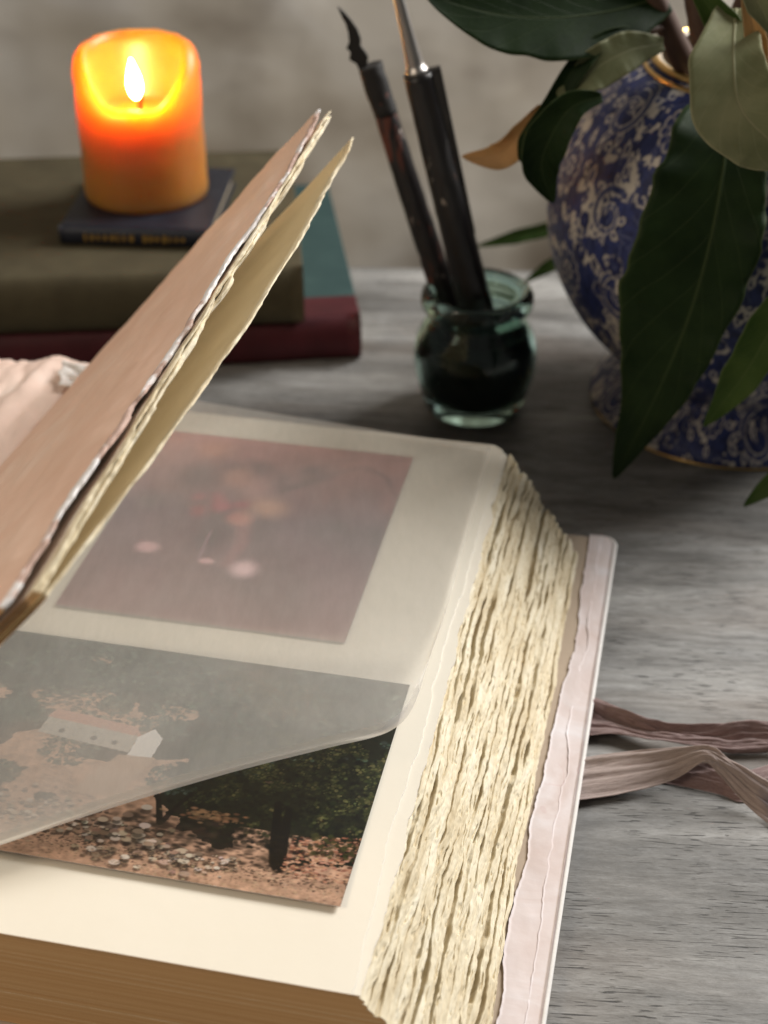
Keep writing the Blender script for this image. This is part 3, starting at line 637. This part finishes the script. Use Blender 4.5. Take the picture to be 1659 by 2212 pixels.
solid(mesh('paper_patch', pt_.reshape(-1, 3), gridf(i1 - i0, j1 - j0), M['brownpatch'], sp_, label='torn brown paper patch on the spine'), .05, 1)
# white torn scrap where spine paper meets the cover
sc = np.array([[at(130 + 64 * q + 6 * vnoise(r * 6, q * 3, seed=1), 778 + 52 * r + 14 * q, 7.75 + .2 * vnoise(q * 4, r * 4, seed=2)) for r in np.linspace(0, 1, 16)] for q in np.linspace(0, 1, 16)])
solid(mesh('torn_scrap', sc.reshape(-1, 3), gridf(16, 16), M['torn'], album), .06)

# ------------------------------------------------------------------ ribbons
def ribbon(name, stations, mat, label, folds, seed, parent=None):
    """stations: (left/top point, right/bottom point) pairs in 3D; surface swept between them with lengthwise pleats"""
    A = smoothpath([s_[0] for s_ in stations], 160); Bq = smoothpath([s_[1] for s_ in stations], 160)
    nt = 40; t = np.linspace(0, 1, nt); s = np.linspace(0, 1, 160)
    P = A[:, None] * (1 - t)[None, :, None] + Bq[:, None] * t[None, :, None]
    warp = t[None] * 2.1 + .55 * fbm(s * 2.2, seed=seed)[:, None] + .25 * s[:, None]
    ple = folds * (1.4 * (1 - np.abs(vnoise(warp * 1.5, 3., seed=seed + 9)) * 2) - .3) + .5 * folds * fbm(s[:, None] * 3, t[None] * 6, seed=seed + 2) + .45 * folds * fbm(s[:, None] * 4 + t[None], t[None] * 15, seed=seed + 4)
    bulge = np.sin(math.pi * t)[None] * folds * .8
    P[..., 2] += np.maximum(ple + bulge, -P[..., 2] + .05)
    uv = np.stack(np.broadcast_arrays(s[:, None] * 6, t[None]), -1).reshape(-1, 2)
    return solid(mesh(name, P.reshape(-1, 3), gridf(160, nt), mat, base=(None if parent else P.reshape(-1, 3).mean(0) * [1, 1, 0]), parent=parent, uv=uv, label=label, cat=None if parent else 'ribbon', group=None if parent else 'silk ribbons of the album'), .03)
ribbon('silk_ribbon', [(at(1180, 1480, .08), at(1180, 1590, .08)), (at(1268, 1507, .35), at(1262, 1592, .25)), (at(1330, 1530, .6), at(1330, 1592, .3)), (at(1400, 1556, .8), at(1400, 1606, .35)), (at(1480, 1566, .9), at(1480, 1618, .3)),
    (at(1560, 1566, .9), at(1560, 1626, .3)), (at(1620, 1560, 1.), at(1620, 1624, .3)), (at(1700, 1568, .9), at(1700, 1624, .3)), (at(1800, 1575, .5), at(1800, 1640, .2))], M['ribA'],
    'dark mauve silk ribbon twisted into a rope beside the album cover', .22, 5)
rb2 = ribbon('silk_ribbon', [(at(1150, 1660, .08), at(1150, 1760, .08)), (at(1240, 1640, .4), at(1228, 1738, .2)), (at(1330, 1622, .9), at(1330, 1722, .2)), (at(1430, 1612, 1.5), at(1450, 1690, .5)), (at(1520, 1612, 1.9), at(1520, 1650, 1.5)),
    (at(1580, 1642, 1.7), at(1552, 1672, 1.2)), (at(1660, 1688, 1.2), at(1610, 1738, .3)), (at(1760, 1740, .6), at(1700, 1810, .1))], M['ribB'],
    'pale mauve silk ribbon arching over itself on the bare table', .10, 25)

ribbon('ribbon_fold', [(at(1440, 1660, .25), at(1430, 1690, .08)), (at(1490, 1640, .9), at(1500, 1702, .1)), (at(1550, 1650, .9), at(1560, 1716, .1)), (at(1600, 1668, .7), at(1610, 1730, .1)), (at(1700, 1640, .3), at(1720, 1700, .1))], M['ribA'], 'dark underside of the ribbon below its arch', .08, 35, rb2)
# ------------------------------------------------------------------ candle and books
def book(name, o, yaw, w, d, h, cover, spine_m, pages, label, wrap=0.0, seed=0, round_=.9):
    """spine faces the viewer; o is the front left bottom corner; w along the spine, d in depth"""
    o = np.asarray(o, float); c, s_ = math.cos(yaw), math.sin(yaw); X = np.array([c, s_, 0]); Yv = np.array([-s_, c, 0]); Zv = np.array([0, 0, 1.])
    e = empty(name, o + X * w / 2 + Yv * d / 2, label, 'book')
    bt = .28; 
    v, f = box(o + Yv * .5 + Zv * bt + X * .25, X * (w - .5), Yv * (d - .85), Zv * (h - 2 * bt)); mesh('page_block', v, f, pages, e, smooth=False)
    for zz in (0, h - bt):
        v, f = box(o + Zv * zz + Yv * (.35), X * w, Yv * (d - .35), Zv * bt); q = mesh('cover_board', v, f, cover, e, smooth=False); bevel(q, .09)
        if wrap:
            v, f = box(o + Zv * (zz - .012) + Yv * .34 - X * .012, X * (w + .024), Yv * wrap, Zv * (bt + .024)); bevel(mesh('leather_strip', v, f, spine_m, e, smooth=False), .09)
    n = 14; th = np.linspace(0, math.pi, n); yy = .38 - round_ * np.sin(th) * .42; zz = h / 2 + h / 2 * np.cos(th) * (1)
    outer = [(yy[k], zz[k]) for k in range(n)]; inner = [(yy[k] + .16, h / 2 + (h / 2 - .12) * math.cos(th[k])) for k in range(n)][::-1]
    ring = outer + inner; xs = np.linspace(0, w, 30); vs = np.array([[o + X * x + Yv * a + Zv * b for a, b in ring] for x in xs]).reshape(-1, 3); m = len(ring)
    fs = [list(q) for q in gridf(30, m, True)] + [list(range(m)), [29 * m + j for j in range(m)][::-1]]
    mesh('spine', vs, fs, spine_m, e)
    return e, (X, Yv, Zv)
RH, OH, NH = 3.1, 3.8, 1.25
redF = at(780, 786, 0); book('red_book', redF + np.array([-29.7, -2.9, 0]), math.radians(7.0), 29.9, 22.5, RH, M['teal'], M['red'], M['bookpage'], 'thick old book with teal boards and dark red leather spine, lowest in the stack', 2.6, 0, 2.2)
olF = at(655, 575, RH + OH); book('olive_book', np.array([olF[0] - 26.9, olF[1] - 2.6, RH]), math.radians(5.0), 27.0, 20.5, OH, M['olive'], M['olive'], M['bookpage'], 'large drab olive cloth book lying on the red book', 0, 0, 2.0)
ntop = RH + OH + NH
nb0 = at(120, 488, ntop)
nbk, nax = book('navy_book', np.array([nb0[0] + .2, nb0[1] - .2, RH + OH]), math.radians(-4), 9.5, 10.8, NH, M['navy'], M['navy'], M['bookpage'], 'small worn navy leather book with gilt spine lettering under the candle', 0)
for k in range(15):            # gilt spine tooling, too blurred to read
    x = 1.6 + k * .40 + (.5 if k > 7 else 0) + rng.uniform(-.05, .05); hgt = rng.uniform(.25, .5)
    p = np.array([nb0[0] + .2, nb0[1] - .2, RH + OH]) + nax[0] * x + nax[1] * -.03 + nax[2] * (NH / 2 - hgt / 2)
    v, f = box(p, nax[0] * rng.uniform(.12, .28), nax[1] * .05, nax[2] * hgt); mesh('gilt_tooling', v, f, M['gilt'], nbk, smooth=False)

cx, cy = -15.55, 95.2; cz = ntop; CR = 4.0
candle = empty('pillar_candle', (cx, cy, cz), 'lit orange pillar candle glowing on top of the navy book', 'candle')
th = np.linspace(0, 2 * math.pi, 128, endpoint=False)
phi = np.abs(np.angle(np.exp(1j * (th + math.pi / 2 - .06))))
rim = 9.7 - 3.1 * (1 - sstep(.35, 1.65, phi)) + .10 * fbm(np.cos(th) * 3, np.sin(th) * 3, seed=5)      # rim height round the candle
pool = 5.6
rows = []
def prow(r, z): rows.append(np.stack([cx + r * np.cos(th), cy + r * np.sin(th), cz + z], -1))
one = np.ones(128)
prow(.001 * one, 0 * one); prow((CR - .25) * one, 0 * one); prow((CR - .06) * one, .1 * one)
for q in np.linspace(.05, 1, 18): prow((CR + .04 * fbm(np.cos(th) * 2, np.sin(th) * 2, q * 5, seed=8)) * (1 - .012 * q), q * (rim - 1.35))
rt_ = .62 + .38 * sstep(.3, 2.2, phi)
for a in np.linspace(.12, 1, 10): prow(CR * .985 - rt_ * (1 - np.cos(a * math.pi / 2)), rim - 1.35 + 1.35 * np.sin(a * math.pi / 2))
for q in np.linspace(.1, 1, 14): prow(CR * .985 - rt_ - .10 * np.sin(q * 9) * (1 - q) - .3 * q - .5 * q ** 3, (rim - .1) * (1 - q) + pool * q)
prow(1.4 * one, (pool - .08) * one); prow(.001 * one, (pool - .1) * one)
mesh('wax_body', np.concatenate(rows), gridf(len(rows), 128, True), M['wax'], candle)
wv, wf = tube(smoothpath([(cx + .1, cy - .3, cz + pool - .3), (cx + .1, cy - .3, cz + pool + .55), (cx + .22, cy - .35, cz + pool + 1.0)], 12), .12, 8); mesh('wick', wv, wf, M['wick'], candle)
fl = [(.02, 0), (.22, .16), (.38, .5), (.44, .9), (.41, 1.25), (.31, 1.7), (.17, 2.1), (.06, 2.42), (.01, 2.55)]
fp = smoothpath(fl, 26); fv, ff = lathe(fp, 0, 0, 24); fv = fv + np.array([cx - .05, cy - .35, cz + pool + .75]); fv[:, 0] -= .05 * (fv[:, 2] - cz - pool)
mesh('flame', fv, ff, M['flame'], candle)

# ------------------------------------------------------------------ ink jar and pens
jx, jy = 5.45, 81.2
jar = empty('ink_jar', (jx, jy, 0), 'round green glass jar stained with dark ink, holding two pens', 'jar')
outer = smoothpath([(.01, 0.02), (2.0, .0), (2.75, .12), (3.0, .55), (3.25, 1.3), (3.6, 2.6), (3.68, 3.7), (3.5, 4.8), (3.05, 5.7), (2.8, 6.15), (2.95, 6.5), (3.25, 6.85), (3.32, 7.25), (3.2, 7.65), (2.9, 7.85)], 60)
inner = smoothpath([(2.6, 7.75), (2.45, 7.3), (2.4, 6.6), (2.5, 6.0), (2.9, 5.4), (3.25, 4.6), (3.4, 3.7), (3.32, 2.6), (3.0, 1.5), (2.6, 1.0), (1.5, .85), (.01, .85)], 50)
gv, gf = lathe(np.concatenate([outer, inner]), jx, jy, 96); mesh('glass', gv, gf, M['glass'], jar)
inkp = smoothpath([(.01, .9), (1.5, .9), (2.55, 1.05), (2.97, 1.55), (3.29, 2.6), (3.36, 3.7), (3.2, 4.6), (2.95, 5.2), (2.7, 5.0), (2.4, 4.3), (.01, 4.05)], 40)
iv, if_ = lathe(inkp, jx, jy, 64); mesh('dried_ink', iv, if_, M['ink'], jar, label='dark dried ink coating the inside of the jar')

def pen_axis(p0, p1, n=40): return np.array(p0)[None] * (1 - np.linspace(0, 1, n)[:, None]) + np.array(p1)[None] * np.linspace(0, 1, n)[:, None]
# right pen: black holder with ridge and steel ferrule
pb = np.array([jx + .6, jy - .6, 4.15]); pt = aty(903, 158, 80.2)
penR = empty('dip_pen', pb, 'black chipped pen holder with a grey metal ferrule, right of the two in the jar', 'pen', 'dip pens in the ink jar')
axr = pen_axis(pb, pt, 60); qv, qf = tube(axr, np.linspace(1.06, .80, 60), 28, jit=.02, seed=3); mesh('holder', qv, qf, M['penA'], penR)
dr = (pt - pb) / np.linalg.norm(pt - pb); side = np.cross(dr, [0, 1, 0]); side /= np.linalg.norm(side); side = side if side[0] > 0 else -side
frontd = np.cross(side, dr); frontd = frontd if frontd[1] < 0 else -frontd
r0 = pt - dr * 9.6 + side * .52 + frontd * .35; v, f = box(r0, side * .72, -frontd * .55, dr * 9.7); v[1] -= side * .25; v[2] -= side * .25
bevel(mesh('clip_ridge', v, f, M['penA'], penR, smooth=False), .07)
fz = [0, .25, .3, .55, .6, .9, 2.5, 5.5, 6.2]; fr_ = [.50, .52, .60, .60, .50, .46, .36, .24, .16]
fax = np.array([pt + dr * (z - .3) - side * .04 for z in fz]); qv, qf = tube(fax, fr_, 20); mesh('ferrule', qv, qf, M['steel'], penR)
# left pen: brown worn holder with corroded nib
pb2 = np.array([jx - 1.0, jy + .9, 4.15]); pt2 = aty(802, 150, 83.2)
penL = empty('dip_pen', pb2, 'leaning worn brown pen with a corroded black nib, left of the two in the jar', 'pen', 'dip pens in the ink jar')
axl = pen_axis(pb2, pt2, 60); qv, qf = tube(axl, np.linspace(.80, .62, 60), 26, jit=.05, seed=9); mesh('holder', qv, qf, M['penB'], penL)
# charred sleeve round the upper end
dl = (pt2 - pb2) / np.linalg.norm(pt2 - pb2); sl = np.cross(dl, [0, 1, 0]); sl /= np.linalg.norm(sl); sl = sl if sl[0] > 0 else -sl; fl2 = np.cross(sl, dl)
qv, qf = tube(pen_axis(pt2 - dl * 2.6, pt2 + dl * .25, 16), .69, 22, jit=.12, seed=12); mesh('sleeve', qv, qf, M['rust'], penL)
# nib outline read in pixels along the pen (x right, y down), thickened
nibpx = [(728, 12), (740, 40), (746, 50), (752, 70), (754, 92), (748, 104), (757, 112), (754, 128), (770, 138), (775, 150), (784, 172), (808, 170), (802, 150), (793, 140), (796, 122), (790, 112), (779, 98), (780, 84), (772, 62), (758, 42), (744, 26)]
npt = np.array([aty(x, y, 83.2) for x, y in nibpx]); nn = len(npt)
vv = np.concatenate([npt - np.array([0, .12, 0]), npt + np.array([0, .12, 0])]); ff_ = [list(range(nn)), [k + nn for k in range(nn)][::-1]] + [[k, k + nn, (k + 1) % nn + nn, (k + 1) % nn] for k in range(nn)]
bevel(mesh('nib', vv, ff_, M['rust'], penL, smooth=False, label='flaking corroded nib'), .05)

# ------------------------------------------------------------------ vase
vx, vy = 21.0, 82.0
vase = empty('china_vase', (vx, vy, 0), 'blue and white floral china vase with gilt rim holding leafy stems', 'vase')
prof = [(8.1, .05), (8.35, .3), (8.1, .8), (7.3, 1.5), (6.3, 2.1), (6.0, 2.5), (6.4, 3.1), (7.8, 4.2), (9.75, 6.4), (11.2, 9.3), (11.65, 12.2), (11.2, 15.2), (10.0, 17.9), (8.3, 19.8), (6.75, 20.7), (6.55, 21.0)]
pr_ = smoothpath(prof, 370); arc = np.r_[0, np.cumsum(np.linalg.norm(np.diff(pr_, axis=0), axis=1))]
def paint_vase(w, h, cmw, cmh):
    cream = np.array((.50, .465, .42)); c = Canvas(w, h, cream); sx, sy = w / cmw, h / cmh
    B1, B2, B3 = np.array((.010, .014, .065)), np.array((.022, .031, .108)), np.array((.085, .10, .20))
    R = random.Random(3)
    def W(p): return [(x % w, y) for x, y in p]
    def dab(x, y, r, cc, al=1., soft=.35):
        c.dab(x % w, y, r, cc, al, soft)
        if x % w < r: c.dab(x % w + w, y, r, cc, al, soft)
    def stroke(pts, w0, w1, cc, al=1.):
        p = np.asarray(pts, float); d = np.r_[0, np.cumsum(np.linalg.norm(np.diff(p, axis=0), axis=1))]; n = max(2, int(d[-1] / max(.5, .5 * min(w0, w1))))
        for t in np.linspace(0, d[-1], n):
            k = t / (d[-1] + 1e-9); dab(np.interp(t, d, p[:, 0]), np.interp(t, d, p[:, 1]), max(.7, w0 * (1 - k) + w1 * k), cc, al)
    def bloom(x, y, r):
        n = R.randint(6, 8); a0 = R.uniform(0, 6)
        for k in range(n): dab(x + r * .62 * math.cos(a0 + k * 6.283 / n), y + r * .62 * math.sin(a0 + k * 6.283 / n), r * .42, B1 if R.random() < .6 else B2)
        dab(x, y, r * .6, B2); dab(x, y, r * .28, B3); dab(x, y, r * .12, B1)
    def leafm(x, y, a, l):
        for k in range(12):
            q = k / 11; dab(x + l * q * math.cos(a), y + l * q * math.sin(a), max(.8, l * .26 * math.sin(math.pi * (q * .85 + .1))), B2)
        stroke([(x, y), (x + l * math.cos(a), y + l * math.sin(a))], .8, .6, B3, .8)
    def fern(x, y, a, l, cc):
        for k in range(9):
            q = k / 8; bx, by = x + l * q * math.cos(a), y + l * q * math.sin(a); ll = l * .34 * (1 - .6 * q)
            for s_ in (-1, 1): stroke([(bx, by), (bx + ll * math.cos(a + s_ * .95), by + ll * math.sin(a + s_ * .95))], 1.5, .7, cc)
        stroke([(x, y), (x + l * math.cos(a), y + l * math.sin(a))], 1.2, .8, cc)
    def scroll(x, y, r, dirn, a0):
        p = []
        for k in range(44):
            q = k / 43; a = a0 + dirn * q * 8.2; rr = r * (1 - .80 * q); p.append((x + rr * math.cos(a), y + rr * math.sin(a)))
        stroke(p, r * .17, r * .07, cream); stroke([(px + 0, py) for px, py in p], r * .12, r * .06, B2); stroke(p, .9, .7, B3, .8)
        for k in range(4, 26, 4):
            a = a0 + dirn * k / 43 * 8.2; rr = r * (1 - .8 * k / 43) * 1.08; leafm(x + rr * math.cos(a), y + rr * math.sin(a), a + dirn * .6, r * .42)
    # blue transfer ground with pale gaps, then drawn motifs
    yy, xx = np.mgrid[0:h, 0:w]; a_ = xx / w * 2 * math.pi; q_ = fbm(np.cos(a_) * 14, np.sin(a_) * 14, yy / 13., seed=6)
    c.a = np.where((q_ > .42)[..., None], cream, B2 * (1 + .5 * np.clip(fbm(np.cos(a_) * 40, np.sin(a_) * 40, yy / 5., seed=9), -1, 1))[..., None])
    for k in range(2600): leafm(R.uniform(0, w), R.uniform(0, h), R.uniform(0, 6.28), R.uniform(7, 14))
    def pale_leaf(x, y, a, l):
        pts = []
        for q in np.linspace(0, 1, 9): pts.append((x + l * q * math.cos(a) - l * .26 * math.sin(math.pi * q) * math.sin(a), y + l * q * math.sin(a) + l * .26 * math.sin(math.pi * q) * math.cos(a)))
        for q in np.linspace(1, 0, 9): pts.append((x + l * q * math.cos(a) + l * .26 * math.sin(math.pi * q) * math.sin(a), y + l * q * math.sin(a) - l * .26 * math.sin(math.pi * q) * math.cos(a)))
        stroke(pts, 1.0, 1.0, cream * .9, .9)
    for k in range(520): pale_leaf(R.uniform(0, w), R.uniform(0, h), R.uniform(0, 6.28), R.uniform(9, 17))
    for k in range(150): fern(R.uniform(0, w), R.uniform(0, h), R.uniform(0, 6.28), R.uniform(14, 24), cream * .95)
    def spiral(x, y, r, dirn, a0):
        p = [(x + r * (1 - .82 * q) * math.cos(a0 + dirn * q * 8.4), y + r * (1 - .82 * q) * math.sin(a0 + dirn * q * 8.4)) for q in np.linspace(0, 1, 46)]
        stroke(p, r * .22, r * .10, cream); stroke(p, r * .155, r * .06, B2); stroke(p, .8, .7, B3, .7)
        for k in range(3, 30, 4):
            q = k / 45; a = a0 + dirn * q * 8.4; rr = r * (1 - .82 * q) * 1.15; px, py = x + rr * math.cos(a), y + rr * math.sin(a); leafm(px, py, a + dirn * .8, r * .40); pale_leaf(px, py, a + dirn * .8, r * .44)
    cells = [(i_, j_) for i_ in range(16) for j_ in range(5)]
    for i_, j_ in cells:
        x = (i_ + .5 * (j_ % 2) + R.uniform(-.15, .15)) * w / 16; y = (j_ + .5 + R.uniform(-.15, .15)) * h / 5
        if (i_ + j_) % 3 != 2: spiral(x, y, R.uniform(19, 28), R.choice((-1, 1)), R.uniform(0, 6.28))
        else:
            for k in range(11): dab(x + 15 * math.cos(k * .571), y + 15 * math.sin(k * .571), 5.2, cream)
            for k in range(11): dab(x + 14 * math.cos(k * .571), y + 14 * math.sin(k * .571), 4.4, B2)
            dab(x, y, 13, B2)
            for j in range(8): dab(x + 6.5 * math.cos(j * .785), y + 6.5 * math.sin(j * .785), 2.3, cream)
            dab(x, y, 4.6, B2); dab(x, y, 2.0, cream)
    for k in range(110):
        x, y, r = R.uniform(0, w), R.uniform(0, h), R.uniform(5.5, 8.5); dab(x, y, r + 1.3, cream * .9, .8); bloom(x, y, r)
    for k in range(260): dab(R.uniform(0, w), R.uniform(0, h), R.uniform(.9, 1.7), cream)
    return c
nth = 1120
cvv = paint_vase(nth, 370, 73, arc[-1])
vv_, vf_ = lathe(pr_, vx, vy, nth)
vcol = cvv.a[np.clip((arc / arc[-1] * 369).astype(int), 0, 369)]
glz = vcol.reshape(-1, 3)
vb = mesh('body', vv_, vf_, M['china'], vase, colr=glz)
inn = smoothpath([(6.3, 21.05), (6.05, 20.8), (7.9, 19.4), (9.5, 17.5), (10.6, 14), (10.8, 11), (9, 7), (6, 4), (.01, 3.4)], 40)
iv2, if2 = lathe(inn, vx, vy, 96); mesh('inner_wall', iv2, if2, mat_plain('cream_glaze', (.55, .47, .37), .25), vase)
def torus(R, r, z, n=128, k=12):
    a = np.linspace(0, 2 * math.pi, k, endpoint=False); return lathe([(R + r * math.cos(q), z + r * math.sin(q)) for q in list(a) + [0]], vx, vy, n)
tv1, tf1 = torus(6.42, .20, 21.0); mesh('gilt_rim', tv1, tf1, M['gold'], vase)
tv2, tf2 = torus(8.2, .06, .07); mesh('foot_ring', tv2, tf2, M['gold'], vase)
bnd = [(6.78, 20.62), (6.95, 20.55), (7.0, 20.60), (6.83, 20.74)]; bv, bf = lathe(bnd + bnd[:1], vx, vy, 96); mesh('gilt_band', bv, bf, M['gold'], vase)

# ------------------------------------------------------------------ foliage
def leaf(parent, pts, wl, wr, mat, cup=.25, seed=0, nh=None, wave=.06, prof=None, droop=.0, label=None, th=.035):
    """pts: (px,py,Y) midrib stations from base to tip; wl / wr half widths (cm) as lists along the leaf"""
    mid = smoothpath([aty(x, y, Yq) for x, y, Yq in pts], 60); n = 60; s = np.linspace(0, 1, n)
    tg = np.gradient(mid, axis=0); tg /= np.linalg.norm(tg, axis=1)[:, None]
    h = np.array(nh if nh is not None else (C0 - mid.mean(0))); h = h / np.linalg.norm(h)
    sd = np.cross(tg, h); sd /= np.linalg.norm(sd, axis=1)[:, None]; nr = np.cross(sd, tg)
    L = np.linalg.norm(np.diff(mid, axis=0), axis=1).sum()
    wl = np.interp(s, np.linspace(0, 1, len(wl)), wl); wr = np.interp(s, np.linspace(0, 1, len(wr)), wr)
    k_ = np.array([.25, .5, .25]); 
    for _ in range(3): wl = np.r_[wl[0], np.convolve(wl, k_, 'valid'), wl[-1]]; wr = np.r_[wr[0], np.convolve(wr, k_, 'valid'), wr[-1]]
    m = 17; q = np.linspace(-1, 1, m)
    wv = np.where(q[None] < 0, wl[:, None], wr[:, None]) * (1 + .05 * vnoise(s[:, None] * L * 1.2, np.sign(q)[None] * 3, seed=seed) * np.abs(q)[None])
    off = q[None] * wv; lift = cup * (np.abs(q)[None] ** 1.6) * wv + wave * np.abs(q)[None] ** 2 * fbm(s[:, None] * L * .8, np.sign(q)[None] * 2 + 5, seed=seed + 1) * np.minimum(1, wv) * 4 - droop * (q[None] ** 2) * wv
    P = mid[:, None] + off[..., None] * sd[:, None] + lift[..., None] * nr[:, None]
    uv = np.stack(np.broadcast_arrays(q[None] * 1.0, s[:, None]), -1).reshape(-1, 2)
    o = solid(mesh('leaf', P.reshape(-1, 3), gridf(n, m), mat, parent, uv=uv, label=label), th)
    tv_, tf_ = tube(mid - nr * .02, np.linspace(.075, .02, n) * min(1.6, max(.5, wv.max() / 1.6)), 6); mesh('midrib', tv_, tf_, mat, o)
    return o
def stem(parent, pts, r0, r1):
    v, f = tube(smoothpath(pts, 40), np.linspace(r0, r1, 40), 12, jit=.08, seed=4); return mesh('stem', v, f, M['stem'], parent)
mouth = np.array([vx, vy, 20.8])
# branch reaching left
bL = empty('leafy_branch', (vx - 2.5, vy - 1, 12), 'branch leaning left over the vase rim with dark and pale leaves and one dried leaf', 'branch')
stem(bL, [(vx - .5, vy, 6), (vx - 2.2, vy - 1.2, 16), aty(1485, 150, 79.5), aty(1425, 20, 78.5), aty(1380, -90, 78)], .75, .55)
stem(bL, [aty(1440, 55, 78.6), aty(1415, 62, 78), aty(1390, 68, 77.5)], .3, .2)
leaf(bL, [(1440, -10, 78.5), (1330, 22, 77), (1200, 38, 75.5), (1060, 28, 74.5), (915, -14, 74)], [.8, 1.9, 2.2, 1.7, .05], [.5, 1.15, 1.3, .8, .05], M['leafd'], .1, 3, nh=(.15, -.9, .5), wave=.02, label='dark leaf reaching across the top')
leaf(bL, [(1405, 62, 77.5), (1310, 80, 76), (1245, 140, 75), (1190, 235, 74.6), (1142, 310, 74.6), (1128, 352, 74.8)], [.15, .5, .62, .6, .5, .05], [.15, .32, .42, .55, .6, .05], M['leafd'], .3, 13, label='narrow dark leaf curling downwards')
leaf(bL, [(1300, 210, 73.6), (1235, 232, 73.2), (1188, 300, 73.2), (1170, 365, 73.6), (1196, 438, 74.0)], [.2, .7, 1.0, .9, .05], [.2, .75, 1.25, .9, .05], M['leafd'], .35, 23)
leaf(bL, [(1432, 95, 77), (1360, 108, 75.8), (1285, 148, 75), (1204, 206, 74.6)], [.3, .95, 1.15, .1], [.3, .9, 1.0, .1], M['leafo'], .15, 33, label='pale underside of a folded leaf')
leaf(bL, [(1170, 228, 74.9), (1130, 285, 75.4), (1075, 335, 76), (998, 338, 76.5)], [.15, .85, .75, .03], [.15, .55, .65, .03], M['leafdry'], .55, 43, label='curled dry tan leaf')
# branch in front and to the right
bR = empty('leafy_branch', (vx + 1, vy - 2, 12), 'branch hanging over the front of the vase with one very large dark leaf', 'branch')
stem(bR, [(vx + 1, vy, 6), (vx + .5, vy - 3, 17), aty(1535, 120, 77.5), aty(1500, -40, 77)], .7, .55)
stem(bR, [(vx + 2, vy, 6), (vx + 2.2, vy - 2.5, 18), aty(1600, 90, 77), aty(1640, -60, 76)], .6, .5)
leaf(bR, [(1585, 170, 76.3), (1572, 300, 70.6), (1540, 500, 68.0), (1490, 680, 67.4), (1415, 860, 67.6), (1326, 1034, 68.2)], [.9, 1.9, 2.45, 2.0, 1.35, .03], [1.0, 2.6, 3.6, 3.7, 1.8, .03], M['leafd'], .12, 53, wave=.10, label='very large dark green leaf hanging to a point')
leaf(bR, [(1720, 600, 67.2), (1660, 720, 66.6), (1600, 820, 66.6), (1520, 922, 67)], [.4, 1.0, .9, .03], [.4, 1.2, 1.0, .03], M['leafm'], .25, 63, label='lighter green leaf tip below the large leaf')
leaf(bR, [(1590, 20, 73.5), (1585, 130, 70.0), (1600, 230, 68.2), (1660, 300, 67.2), (1740, 345, 67)], [.6, 1.4, 1.7, 1.3, .1], [.8, 2.0, 2.2, 1.6, .1], M['leafo'], .25, 73, label='broad olive leaf folded over beside the rim')
leaf(bR, [(1500, -30, 74), (1560, 60, 73.2), (1610, 140, 72.4), (1650, 215, 72)], [.3, .9, .8, .03], [.3, .7, .6, .03], M['leafm'], .5, 83)
leaf(bR, [(1610, -20, 71.5), (1632, 90, 71.2), (1640, 190, 71), (1648, 285, 71)], [.2, .55, .5, .03], [.2, .5, .6, .05], M['leafdry'], .5, 93, label='narrow dried brown leaf')
leaf(bR, [(1600, -60, 70), (1640, 10, 69.8), (1680, 90, 69.6)], [.3, .7, .03], [.3, .6, .03], M['leafo'], .4, 95)
leaf(bR, [(1760, 985, 66.5), (1690, 1028, 66.5), (1645, 1060, 66.5), (1606, 1094, 66.5)], [.3, .75, .5, .02], [.3, .6, .4, .02], M['leafm'], .2, 103, label='small leaf tip low over the table')
stem(bR, [aty(1715, 480, 68.5), aty(1760, 700, 70), aty(1790, 900, 67), aty(1755, 990, 66.5)], .18, .12)
stem(bR, [(vx + 3, vy - 4, 20.6), aty(1700, 330, 70.0), aty(1715, 480, 68.5), aty(1720, 605, 67.2)], .2, .15)
# far spray behind the vase
bF = empty('leafy_branch', (19, 96, 0), 'blurred thin green leaves lying behind the vase and jar', 'branch')
leaf(bF, [(1290, 440, 98), (1200, 488, 97.5), (1110, 512, 97), (1030, 532, 97)], [.3, .5, .5, .05], [.3, .45, .45, .05], M['leafm'], .3, 113)
leaf(bF, [(1300, 520, 96), (1230, 548, 95.6), (1180, 578, 95.2), (1130, 612, 95)], [.3, .45, .45, .05], [.3, .4, .4, .05], M['leafm'], .3, 123)
stem(bF, [aty(1400, 560, 97), aty(1330, 480, 97.6), aty(1285, 442, 98)], .2, .15)
stem(bF, [aty(1400, 560, 97), aty(1340, 530, 96.3), aty(1298, 520, 96)], .2, .15)
